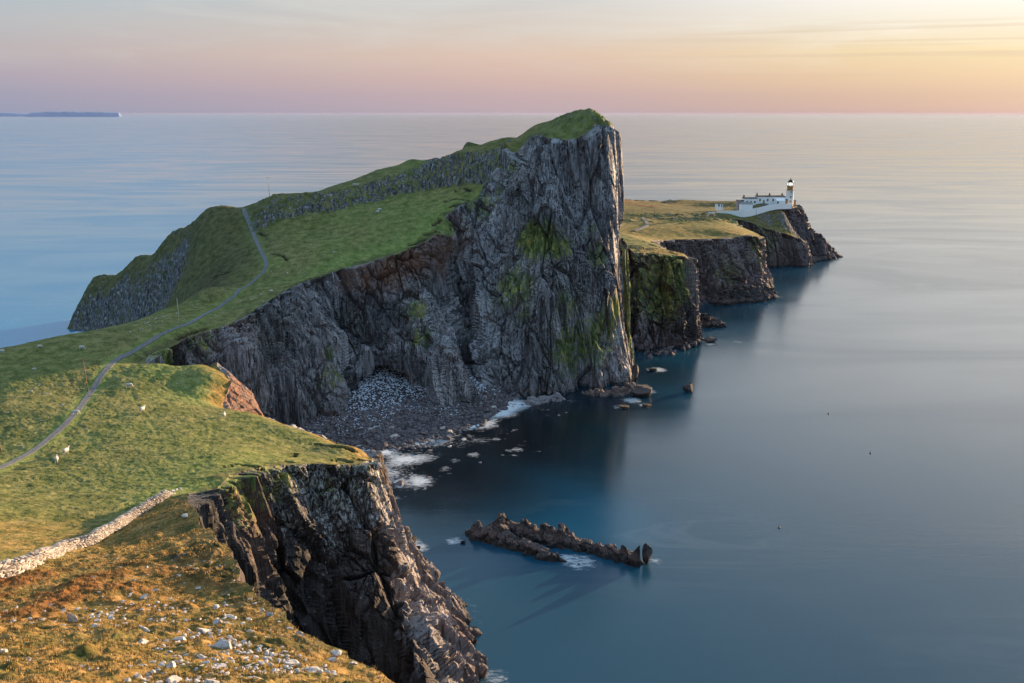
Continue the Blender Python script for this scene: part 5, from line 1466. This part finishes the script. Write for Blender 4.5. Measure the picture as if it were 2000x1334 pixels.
for i, c in enumerate(cand):
    z = cz[i] + c[2]
    if i in parts_:
        o = place('stone', SM[c[6]], (c[0] - WR[0], c[1] - WR[1], z - WR[2]), c[4], (c[7], 0, c[3])); o.parent = wallroot
    else:
        v, f = LOW[c[6] % 6]; q = v * c[4]; ca, sa = math.cos(c[3]), math.sin(c[3])
        q = np.stack([q[:, 0] * ca - q[:, 1] * sa + c[0] - WR[0], q[:, 0] * sa + q[:, 1] * ca + c[1] - WR[1], q[:, 2] + z - WR[2]], 1)
        vs.append(q); fs.append(f + nv); nv += len(q)
tag(mesh_np('stone_courses', np.vstack(vs), np.vstack(fs), M_wallstone, parent=wallroot), kind='stuff')
# hearting between the two faces
nseg = len(wl); zc = Hs(wl[:, 0], wl[:, 1]); G = []
for (o_, h_) in ((-.24, -.3), (-.22, 1.15), (.22, 1.15), (.24, -.3)):
    e_ = 1 - .85 * sst(S_len[-1] - 5, S_len[-1], S_len) if h_ > 0 else 1
    G.append(np.c_[wl + wn * o_ - WR[:2], zc + h_ * e_ - WR[2]])
mesh_np('hearting', np.stack(G, 1).reshape(-1, 3), grid_faces(nseg, 4), M_skerry, parent=wallroot)
for i, (px, py, w) in enumerate([(330, 963, 9), (338, 960, 10), (345, 957, 9), (352, 955, 8), (327, 971, 10), (341, 965, 7), (356, 958, 6), (322, 968, 9)]):
    p = hit(px, py); r_ = w / FPX * 155 / 2
    tag(place('fallen_stone', FS[i % 9], (p[0], p[1], p[2] + .1), (r_, r_ * .8, r_ * .8), (0, 0, i)), 'fallen wall stone lying in the grass past the tumbled end of the wall', 'stone', 'fallen stones at the wall end')


# ------------------------------------------------------------------ simple builders
class MB:
    def __init__(s): s.v = []; s.f = []

    def box(s, x0, x1, y0, y1, z0, z1):
        b = len(s.v); s.v += [(x, y, z) for z in (z0, z1) for y in (y0, y1) for x in (x0, x1)]
        s.f += [tuple(b + i for i in q) for q in ((0, 2, 3, 1), (4, 5, 7, 6), (0, 1, 5, 4), (2, 6, 7, 3), (0, 4, 6, 2), (1, 3, 7, 5))]; return s

    def gable(s, x0, x1, y0, y1, z0, z1, axis='x', hip=0.):
        b = len(s.v)
        if axis == 'x': r = [(x0 + hip, (y0 + y1) / 2, z1), (x1 - hip, (y0 + y1) / 2, z1)]
        else: r = [((x0 + x1) / 2, y0 + hip, z1), ((x0 + x1) / 2, y1 - hip, z1)]
        s.v += [(x0, y0, z0), (x1, y0, z0), (x1, y1, z0), (x0, y1, z0)] + r
        q = ((0, 1, 5, 4), (3, 4, 5, 2), (0, 4, 3), (1, 2, 5), (0, 3, 2, 1)) if axis == 'x' else ((0, 4, 5, 3), (1, 2, 5, 4), (0, 1, 4), (3, 5, 2), (0, 3, 2, 1))
        s.f += [tuple(b + i for i in t) for t in q]; return s

    def lathe(s, prof, n=20, cx=0, cy=0):
        b = len(s.v); m = len(prof)
        for k in range(n):
            a = 2 * math.pi * k / n; s.v += [(cx + r * math.cos(a), cy + r * math.sin(a), z) for r, z in prof]
        for k in range(n):
            for j in range(m - 1):
                a0 = b + k * m + j; a1 = b + ((k + 1) % n) * m + j; s.f.append((a0, a1, a1 + 1, a0 + 1))
        s.f.append(tuple(b + k * m for k in range(n))[::-1]); s.f.append(tuple(b + k * m + m - 1 for k in range(n))); return s

    def tube(s, p, q, r0, r1, n=8):
        p, q = Vector(p), Vector(q); d = (q - p).normalized(); u = d.orthogonal().normalized(); w = d.cross(u); b = len(s.v)
        for c, r in ((p, r0), (q, r1)): s.v += [tuple(c + (u * math.cos(2 * math.pi * k / n) + w * math.sin(2 * math.pi * k / n)) * r) for k in range(n)]
        s.f += [(b + k, b + (k + 1) % n, b + n + (k + 1) % n, b + n + k) for k in range(n)] + [tuple(b + k for k in range(n))[::-1], tuple(b + n + k for k in range(n))]; return s

    def build(s, name, mat, parent=None, smooth=False):
        me = bpy.data.meshes.new(name); me.from_pydata(s.v, [], s.f); me.materials.append(mat); me.update()
        if smooth:
            for p in me.polygons: p.use_smooth = True
        o = bpy.data.objects.new(name, me); C.objects.link(o)
        if parent: o.parent = parent
        return o


def empty(name, loc, label=None, cat=None, group=None, rz=0):
    o = bpy.data.objects.new(name, None); C.objects.link(o); o.location = loc; o.rotation_euler = (0, 0, rz); return tag(o, label, cat, group)


# ------------------------------------------------------------------ poles
def pole(px, py, hpx, label, mat, arm=True, plate=False, lean=(0, 0), r=.14, H=None, a0=20, armdir=0., thick=1.):
    p = hit(px, py, H=H, a0=a0) if H else hit(px, py); ax = p[1] * CT + (EYE - p[2]) * ST; h = hpx / FPX * ax * 1.02
    t = empty('utility_pole', p, label, 'pole', 'poles carrying the line to the lighthouse')
    tx, ty = lean[0] * h, lean[1] * h; r *= thick
    MB().tube((0, 0, -.5), (tx, ty, h), r, r * .72, 10).build('shaft', mat, t, True)
    if arm:
        c, s_ = math.cos(armdir) * .95, math.sin(armdir) * .95
        MB().tube((tx * .96 - c, ty * .96 - s_, h * .965), (tx * .96 + c, ty * .96 + s_, h * .965), .06 * thick, .06 * thick, 6).build('crossarm', mat, t)
        for q in (-.9, .9):
            MB().tube((tx * .96 + c * q, ty * .96 + s_ * q, h * .965 + .05), (tx * .96 + c * q, ty * .96 + s_ * q, h * .965 + .28), .06, .045, 8).build('insulator', M_cer, t)
        MB().tube((tx * .9 - c * .55, ty * .9 - s_ * .55, h * .965), (tx * .9, ty * .9, h * .90), .03 * thick, .03 * thick, 5).build('brace', mat, t)
    if plate: MB().box(tx * .3 - .14, tx * .3 + .14, -r - .04, -r - .01, h * .28, h * .28 + .3).build('warning_plate', M_yellow, t)
    return t


pole(172, 765, 65, 'brown pole with crossarm and yellow plate standing beside the path, nearest whole one', M_wood, True, True, (-.05, 0), armdir=.1)
pole(352, 640, 58, 'pale grey pole right at the path edge where it rises from the saddle', M_woodpale, False, True, (-.03, 0))
pole(411, 591, 46, 'thin dark pole on the turf left of the climbing path', M_wood, True, False, (-.01, 0), thick=.7)
pole(486, 496, 34, 'faint thin pole left of the upper path in front of the western headland', M_wood, False, False, (-.02, 0), thick=.6)
pole(527, 389, 42, 'tall pale pole with crossarm on the skyline where the ridge begins', M_woodpale, True, False, (-.03, 0), armdir=.2, thick=.9)
pole(3, 884, 34, 'short dark post cut by the left edge of the picture', M_wood, False, False, (-.08, 0))
pole(1476, 430, 23, 'thin pole on the slope below the lighthouse wall', M_wood, False, False, (0, 0), H=H_far, a0=480, thick=1.0)
pole(1278, 422, 14, 'small pole far out on the brown moor of the peninsula', M_wood, False, False, (0, 0), H=H_far, a0=480, thick=1.2)


# ------------------------------------------------------------------ sheep
def sheep_mesh(graze):
    """one continuous body from rump to muzzle, with four jointed legs"""
    sp = [(-.56, .62, .02, .02), (-.54, .62, .13, .16), (-.42, .63, .24, .27), (-.18, .62, .28, .30), (.10, .61, .28, .31), (.32, .63, .24, .28), (.44, .68, .17, .20)]
    sp += [(.56, .56, .11, .13), (.68, .36, .085, .10), (.74, .20, .075, .085), (.80, .08, .045, .05), (.815, .05, .01, .01)] if graze else [(.54, .80, .11, .13), (.60, .93, .085, .10), (.70, .96, .08, .085), (.84, .90, .05, .055), (.86, .89, .01, .01)]
    n = 12; v = []; f = []
    for i, (x, z, ry, rz) in enumerate(sp):
        a, b = sp[max(0, i - 1)], sp[min(len(sp) - 1, i + 1)]; t = Vector((b[0] - a[0], 0, b[1] - a[1])).normalized(); up = Vector((-t.z, 0, t.x))
        for k in range(n):
            an = 2 * math.pi * k / n; jn = 1 + .06 * mnoise.noise(Vector((x * 9, k * 1.7, z * 5)))
            v.append((x + up.x * math.sin(an) * rz * jn, math.cos(an) * ry * jn, z + up.z * math.sin(an) * rz * jn))
    for i in range(len(sp) - 1):
        for k in range(n): f.append((i * n + k, i * n + (k + 1) % n, (i + 1) * n + (k + 1) % n, (i + 1) * n + k))
    mi = [0] * len(f); cut = 8 * n
    mi = [1 if q >= cut else 0 for q in range(len(f))]

    def leg(x, y, pts):
        b = len(v); m = 8
        for (dx, z, r) in pts:
            for k in range(m):
                an = 2 * math.pi * k / m; v.append((x + dx + math.cos(an) * r, y + math.sin(an) * r, z))
        for i in range(len(pts) - 1):
            for k in range(m): f.append((b + i * m + k, b + (i + 1) * m + k, b + (i + 1) * m + (k + 1) % m, b + i * m + (k + 1) % m)); mi.append(1 if pts[i][1] < .36 else 0)
    for y in (-.13, .13):
        leg(.32, y, [(0, .55, .10), (.01, .36, .055), (.0, .22, .04), (.01, .06, .03), (.02, 0, .04)])
        leg(-.38, y, [(.02, .58, .13), (.05, .40, .07), (-.07, .26, .042), (-.04, .06, .032), (-.03, 0, .042)])
    hx, hz = (.66, .40) if graze else (.60, .98)
    for s_ in (-1, 1):
        b = len(v); v.extend([(hx, s_ * .06, hz), (hx + .05, s_ * .07, hz - .03), (hx - .03, s_ * .20, hz - .04), (hx - .02, s_ * .14, hz + .03)]); f.extend([(b, b + 1, b + 2, b + 3), (b + 3, b + 2, b + 1, b)]); mi += [1, 1]
    me = bpy.data.meshes.new('sheep'); me.from_pydata(v, [], f); me.materials.append(M_fleece); me.materials.append(M_face)
    me.polygons.foreach_set('material_index', mi); me.polygons.foreach_set('use_smooth', [True] * len(f)); me.update(); return me


SHG, SHS = sheep_mesh(True), sheep_mesh(False)
SHEEP = [(5, 690, 1, 'white sheep at the far left skyline near the water', 2.9, 1.25), (78, 680, 1, 'white sheep on the skyline turf between two others at left', .4, 1.1), (160, 683, 1, 'white sheep grazing high on the saddle right of the skyline pair', 0, 1.35),
         (252, 757, 1, 'white sheep grazing just right of the path near the trodden line', .3, 1.35), (278, 805, 0, 'white sheep walking uphill in the middle of the green field', 1.2, 1.45), (438, 816, 0, 'white sheep facing away at the sunlit notch of the bay edge', 1.7, 1.35),
         (111, 903, 0, 'white sheep below and left of its neighbour in the near green field', 1.9, 1.3), (129, 887, 0, 'white sheep above and right of its neighbour in the near green field', 1.3, 1.4), (148, 810, 1, 'white sheep standing across the path', .1, 1.3),
         (741, 413, 1, 'tiny white sheep on the long field, right one of two', .2, 1.6), (738, 417, 1, 'tiny white sheep on the long field, lower left of two', 2.8, 1.5), (692, 364, 1, 'tiny sheep above the rock band, left of a pair', .3, 1.4), (698, 364, 0, 'tiny sheep above the rock band, right of a pair', .0, 1.4)]
for px, py, g_, lb, rz, s_ in SHEEP:
    p = hit(px, py)
    if p is None: continue
    o = place('sheep', SHG if g_ else SHS, (p[0], p[1], p[2] + .02), (s_, s_, s_), (0, 0, rz)); tag(o, lb, 'sheep', 'sheep grazing on the headland')

# ------------------------------------------------------------------ lighthouse and its buildings
def at(px, ax, z):
    return ((px - 1000) / FPX * ax, (ax + (z - EYE) * ST) / CT, z)


LZ = 43.6; S = 735 / FPX                                     # metres per photo pixel out there
ox, oy, _ = at(1541.5, 737, LZ)
lh = empty('lighthouse', (ox, oy, LZ), 'white lighthouse tower with ochre gallery band, lit lamp and black dome', 'lighthouse')
MB().lathe([(3.0, -2), (2.95, 0), (2.85, 4.2), (2.75, 10.3), (2.8, 10.35)], 28).build('tower', M_white, lh, True)
MB().lathe([(3.05, 10.3), (3.05, 10.6), (2.35, 10.62), (2.35, 13.5), (2.4, 13.55)], 28).build('gallery_wall', M_ochre, lh)
g_ = MB().lathe([(3.15, 13.5), (3.15, 13.75), (2.1, 13.78)], 28).build('gallery', M_ochre, lh)
r_ = MB()
for k in range(20):
    a = 2 * math.pi * k / 20; r_.tube((3.0 * math.cos(a), 3.0 * math.sin(a), 13.75), (3.0 * math.cos(a), 3.0 * math.sin(a), 14.8), .04, .04, 5)
for hz in (14.3, 14.8):
    for k in range(20):
        a, b = 2 * math.pi * k / 20, 2 * math.pi * (k + 1) / 20; r_.tube((3 * math.cos(a), 3 * math.sin(a), hz), (3 * math.cos(b), 3 * math.sin(b), hz), .035, .035, 4)
r_.build('railing', M_white, g_)
gm = bpy.data.materials.new('lantern_glass'); gm.use_nodes = True; gb = gm.node_tree.nodes['Principled BSDF']; gb.inputs['Base Color'].default_value = (.8, .85, .9, 1); gb.inputs['Transmission Weight'].default_value = .85; gb.inputs['Roughness'].default_value = .08; gb.inputs['IOR'].default_value = 1.1
ln = MB().lathe([(1.95, 13.8), (1.95, 16.4)], 20).build('lantern', gm, lh)
ab = MB()
for k in range(10):
    a = 2 * math.pi * k / 10; ab.tube((2.0 * math.cos(a), 2.0 * math.sin(a), 13.8), (2.0 * math.cos(a + .3), 2.0 * math.sin(a + .3), 16.4), .05, .05, 4)
for hz in (13.85, 15.1, 16.35):
    for k in range(20):
        a, b = 2 * math.pi * k / 20, 2 * math.pi * (k + 1) / 20; ab.tube((2 * math.cos(a), 2 * math.sin(a), hz), (2 * math.cos(b), 2 * math.sin(b), hz), .06, .06, 4)
ab.build('glazing_bar', M_white, ln)
em = bpy.data.materials.new('lamp_light'); em.use_nodes = True; eb = em.node_tree.nodes['Principled BSDF']; eb.inputs['Emission Color'].default_value = (1, .93, .80, 1); eb.inputs['Emission Strength'].default_value = 3
MB().lathe([(.1, 14.4), (.75, 14.6), (.85, 15.1), (.75, 15.6), (.1, 15.8)], 14).build('lamp', em, ln, True)
dm = MB().lathe([(2.15, 16.4), (2.15, 16.6), (1.95, 17.1), (1.5, 17.8), (.85, 18.3), (.3, 18.55), (.25, 18.8)], 24).build('dome', M_black, lh, True)
MB().lathe([(.12, 18.8), (.42, 19.0), (.42, 19.25), (.1, 19.45), (.06, 20.3), (.01, 20.35)], 12).build('finial', M_black, dm, True)


def window(parent, x, y, z, w, h, name='window', frame=None, pane=None, dx=0):
    fr = MB(); t = .16; y0, y1 = y - .10, y + .04
    fr.box(x - w / 2 - t, x - w / 2, y0, y1, z - h / 2 - t, z + h / 2 + t).box(x + w / 2, x + w / 2 + t, y0, y1, z - h / 2 - t, z + h / 2 + t).box(x - w / 2, x + w / 2, y0, y1, z + h / 2, z + h / 2 + t).box(x - w / 2, x + w / 2, y0, y1, z - h / 2 - t, z - h / 2)
    o = fr.build(name, frame or M_ochre, parent)
    MB().box(x - w / 2, x + w / 2, y - .03, y + .03, z - h / 2, z + h / 2).build('pane' if name == 'window' else 'door_leaf', pane or M_glass, o)
    return o


for px, py in ((1542.3, 378.5), (1541.5, 388), (1541, 396.5)):
    z = (401 - py) * S * 1.0
    rr_ = 2.9 - .02 * z
    window(lh, .0, -rr_ - .0, z, .8, 1.3)


def house(name, x0p, x1p, ax, zb, hwall, hroof, depth, label, cat='building', roof='flat', chim=(), wins=(), doors=(), wall=None, roofm=None, gx_=None):
    xa, ya, _ = at(x0p, ax, zb); xb, yb, _ = at(x1p, ax, zb); w = xb - xa
    o = empty(name, (xa, ya, zb), label, cat)
    MB().box(0, w, 0, depth, -2.5, hwall).build('wall', wall or M_white, o)
    if roof == 'flat':
        rf = MB().box(-.25, w + .25, -.25, depth + .25, hwall, hwall + .3).gable(-.1, w + .1, -.1, depth + .1, hwall + .3, hwall + hroof, 'x', .8).build('roof', roofm or M_roof, o)
    else:
        rf = MB().gable(-.2, w + .2, -.2, depth + .2, hwall, hwall + hroof, roof).build('roof', roofm or M_roof, o)
    for c in chim:
        cx = at(c, ax, zb)[0] - xa
        ch = MB().box(cx - .5, cx + .5, depth * .4, depth * .4 + .9, hwall - .2, hwall + 2.1).box(cx - .62, cx + .62, depth * .4 - .12, depth * .4 + 1.02, hwall + 2.1, hwall + 2.3).build('chimney', M_chim, rf)
        MB().tube((cx, depth * .4 + .45, hwall + 2.3), (cx, depth * .4 + .45, hwall + 3.1), .22, .17, 8).build('chimney_pot', M_chim, ch)
    for c, zz in wins: window(o, at(c, ax, zb)[0] - xa, 0, zz, .9, 1.5)
    for c in doors: window(o, at(c, ax, zb)[0] - xa, 0, 1.25, .95, 2.2, 'door', M_ochre, M_ochre)
    return o


house('cottage', 1479, 1534, 739, LZ, 5.0, .9, 8, 'long white keepers cottage with dark roof joined to the lighthouse tower', 'cottage', chim=(1480, 1504.5, 1529), wins=((1484, 2.6), (1499, 2.6), (1509.5, 2.6)), doors=(1491.5,))
house('cottage', 1453, 1478.6, 739, LZ - 1.2, 4.9, .8, 7, 'lower white cottage on the left end of the keepers row', 'cottage', chim=(1454,), wins=((1459, 2.2), (1466.5, 2.2), (1474, 2.2)))
house('annex', 1517, 1533.5, 730, LZ - .4, 3.2, 1.6, 6, 'white gabled annex with pale wide door in front of the tower', 'building', roof='x', roofm=M_white, wins=((1519, 1.8),))
gd = at(1528, 729.8, LZ)
a_ = empty('garage_door', (gd[0], gd[1] - .15, LZ - .4)); a_.parent = None
bpy.data.objects.remove(a_)
house('store', 1448, 1469.5, 722, LZ - 4.4, 5.4, 1.4, 8, 'big plain white store with grey pitched roof behind the boundary wall', 'building', roof='x', roofm=mat_simple('grey_roof', (.20, .20, .21), .8, .15, 1))
house('outbuilding', 1441, 1452.5, 730, LZ - 3.4, 6.2, .5, 7, 'dim grey stone outbuilding left of the big white store', 'building', wall=mat_simple('grey_stone_wall', (.30, .28, .29), .9, .2, 1.5))
house('hut', 1398.5, 1412, 733, 41.4, 2.6, .25, 3.5, 'small white hut alone left of the lighthouse buildings', 'hut', wins=((1404, 1.3),), doors=())
hd_ = bpy.data.objects['hut']
window(hd_, at(1409.5, 733, 41.4)[0] - hd_.location[0], 0, 1.1, .8, 1.9, 'door', M_white, M_roof)
house('outbuilding', 1550, 1554.5, 741, LZ - .3, 2.0, .6, 4, 'tiny ochre lean-to against the right side of the tower', 'building', wall=M_ochre)
house('annex', 1534.2, 1537.8, 731, LZ - .3, 3.6, .3, 4, 'narrow ochre porch between the gabled annex and the tower', 'building', wall=M_ochre)


def strip_wall(name, pts, label, thick=.45, mat=None):
    """pts (px, py foot, axial, height)"""
    P = np.array([[*at(a, c, EYE + ray(a, b)[2] * c), h] for a, b, c, h in pts]); P = resample(catmull(P, 8), .9)
    t = np.gradient(P[:, :2], axis=0); t /= np.linalg.norm(t, axis=1, keepdims=True); n = np.stack([-t[:, 1], t[:, 0]], 1) * thick / 2
    G = []
    for o_, top in ((-1, 0), (-1, 1), (1, 1), (1, 0)): G.append(np.c_[P[:, :2] + o_ * n, P[:, 2] + (P[:, 3] + .06 * vnoise(P[:, 0], P[:, 1], 0 * P[:, 0], 5) if top else -2.5)])
    G = np.stack(G, 1); f = grid_faces(len(P), 4); caps = np.array([[0, 1, 2, 3], [len(P) * 4 - 1, len(P) * 4 - 2, len(P) * 4 - 3, len(P) * 4 - 4]])
    return tag(mesh_np(name, G.reshape(-1, 3), np.vstack([f, caps]), mat or M_white), label, 'wall')


strip_wall('boundary_wall', [(1398, 416.5, 728, 1.4), (1420, 415, 724, 1.3), (1436, 417, 717, 2.2), (1450, 419.5, 712, 3.6), (1466, 416, 714, 3.0), (1482, 411.5, 718, 2.4), (1500, 406, 722, 1.9), (1518, 402.5, 727, 1.6), (1546, 401.5, 731, 1.3)], 'long curving white boundary wall climbing in front of the lighthouse buildings')
strip_wall('boundary_wall', [(1382.5, 419, 722, 1.9), (1390, 418.5, 723, 1.6), (1397, 417.5, 725, 1.4)], 'short detached piece of white wall left of the long curving one')
for px, lb in ((1409.5, 'left brown gatepost below the white wall'), (1413.5, 'right brown gatepost below the white wall')):
    p = at(px, 708, EYE + ray(px, 425)[2] * 708); g = empty('gatepost', p, lb, 'gatepost', 'pair of gateposts')
    MB().box(-.45, .45, -.45, .45, -2, 2.3).build('post', M_ochre if px < 1411 else M_chim, g); MB().box(-.55, .55, -.55, .55, 2.3, 2.5).build('cap', M_roof, g)
p = at(1397, 727, EYE + ray(1397, 417)[2] * 727); g = empty('gatepost', p, 'bright ochre gate pillar between the hut and the short wall', 'gatepost'); MB().box(-.5, .5, -.5, .5, -1, 2.2).build('post', M_ochre, g)

# ------------------------------------------------------------------ floats on the water
M_float = mat_simple('float_black', (.03, .02, .02), .5, .1, 1)
for px, py, lb in ((1700, 885, 'tiny dark float on the bright water, right of the other two'), (1618, 808, 'tiny dark float farthest out on the pale water'), (1522, 1031, 'tiny dark float on the darker blue water, nearest one')):
    p = Pt((px, py, 'z', 0)); f_ = empty('marker_float', p, lb, 'float', 'marker floats on the sea')
    MB().lathe([(.05, -.3), (.25, -.1), (.3, .15), (.22, .3), (.05, .4)], 12).build('buoy', M_float, f_, True); MB().tube((0, 0, .3), (0, 0, 1.1), .03, .03, 6).build('stick', M_float, f_)


# ------------------------------------------------------------------ islands on the horizon
def island(pts, ax, depth, seed):
    P = np.array(pts, float); px = np.linspace(P[0, 0], P[-1, 0], 160); h = np.interp(px, P[:, 0], P[:, 1]); rows = []
    h = h * (1 + .06 * fbm(px / 9, 0 * px, 0 * px, 3, seed))
    for k, f_ in ((0, 0), (.12, .75), (.35, 1.0), (.7, .8), (1, 0)):
        X = (px - 1000) / FPX * (ax + depth * k); rows.append(np.c_[X, 0 * px + ax + depth * k, h * f_ - (2 if f_ == 0 else 0)])
    G = np.stack(rows, 1); return tag(mesh_np('island', G.reshape(-1, 3), grid_faces(160, 5), M_island, smooth=True), kind='structure')


M_island = mat_simple('far_island', (.16, .24, .38), .95, .1, .0005)  # pale blue puts the distance haze into the colour
AXI = 34000; m_ = AXI / FPX
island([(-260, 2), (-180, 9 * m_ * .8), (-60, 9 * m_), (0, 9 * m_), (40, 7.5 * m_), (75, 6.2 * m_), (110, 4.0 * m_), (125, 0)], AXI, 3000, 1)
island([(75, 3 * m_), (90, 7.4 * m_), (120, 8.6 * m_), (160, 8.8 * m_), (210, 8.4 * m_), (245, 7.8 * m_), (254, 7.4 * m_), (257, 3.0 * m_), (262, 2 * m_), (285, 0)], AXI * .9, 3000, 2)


# ------------------------------------------------------------------ grass tufts on the near slope
def tufts(name, n, box, hl, mat, seed, cond=None, nb=7):
    r = np.random.RandomState(seed); px = r.uniform(box[0], box[1], n); py = box[2] + (box[3] - box[2]) * r.rand(n) ** .8
    # even over the ground: sample ground positions directly
    x = r.uniform(-85, 0, n * 3); y = r.uniform(30, 150, n * 3)
    z = Hs(x, y); ax = y * CT + (EYE - z) * ST; qx = 1000 + x / ax * FPX; qy = 667 - FPX * (y * ST + (z - EYE) * CT) / ax
    m = (qx > box[0]) & (qx < box[1]) & (qy > box[2]) & (qy < box[3]) & inside_fast(x, y, POLY)
    wx = np.interp(y, WALL[::1, 1][np.argsort(WALL[:, 1])], WALL[:, 0][np.argsort(WALL[:, 1])]); m &= (x > wx + 1)
    dens = fbm(x / 2.2, y / 2.2, 0 * x, 3, 83); m &= dens > r.uniform(-.5, .4, len(x))
    x, y, z = x[m][:n], y[m][:n], z[m][:n]; n = len(x)
    d = near_disp(x[None], y[None], z[None], near_dist(x, y, resample(EDGE2[:, :2], 1.), 14.)[None])[0][0]; z = z + d
    a = r.uniform(0, 6.283, (n, nb)); L_ = hl * r.uniform(.5, 1.2, (n, nb)); sp = r.uniform(.02, .14, (n, nb)); lean = r.uniform(.1, .5, (n, nb)) * L_
    bx = x[:, None] + np.cos(a) * sp; by = y[:, None] + np.sin(a) * sp; w = .03
    p0 = np.stack([bx - np.sin(a) * w, by + np.cos(a) * w, z[:, None] - .05 + 0 * a], -1); p1 = np.stack([bx + np.sin(a) * w, by - np.cos(a) * w, z[:, None] - .05 + 0 * a], -1)
    p2 = np.stack([bx + np.cos(a) * lean, by + np.sin(a) * lean, z[:, None] + L_], -1)
    V = np.stack([p0, p1, p2], 2).reshape(-1, 3); F = np.arange(len(V)).reshape(-1, 3)
    return tag(mesh_np(name, V, F, mat), 'dry golden grass tufts covering the near slope', 'grass', kind='stuff')


M_straw = mat_simple('dry_grass', (.33, .215, .075), .9, .5, .7)
tufts('grass', 20000, (-40, 800, 975, 1345), .17, M_straw, 5)


# ------------------------------------------------------------------ the air
hz = MB().box(-42000, 42000, -1500, 62000, -3, 122).build('haze', None)
hm = bpy.data.materials.new('haze'); hm.use_nodes = True; hm.node_tree.nodes.clear()
ho = hm.node_tree.nodes.new('ShaderNodeOutputMaterial'); hv = hm.node_tree.nodes.new('ShaderNodeVolumePrincipled')
hv.inputs['Color'].default_value = (.33, .39, .60, 1); hv.inputs['Density'].default_value = 6e-6; hv.inputs['Anisotropy'].default_value = .2
hm.node_tree.links.new(hv.outputs[0], ho.inputs['Volume']); hz.data.materials.clear(); hz.data.materials.append(hm)
tag(hz, kind='stuff')
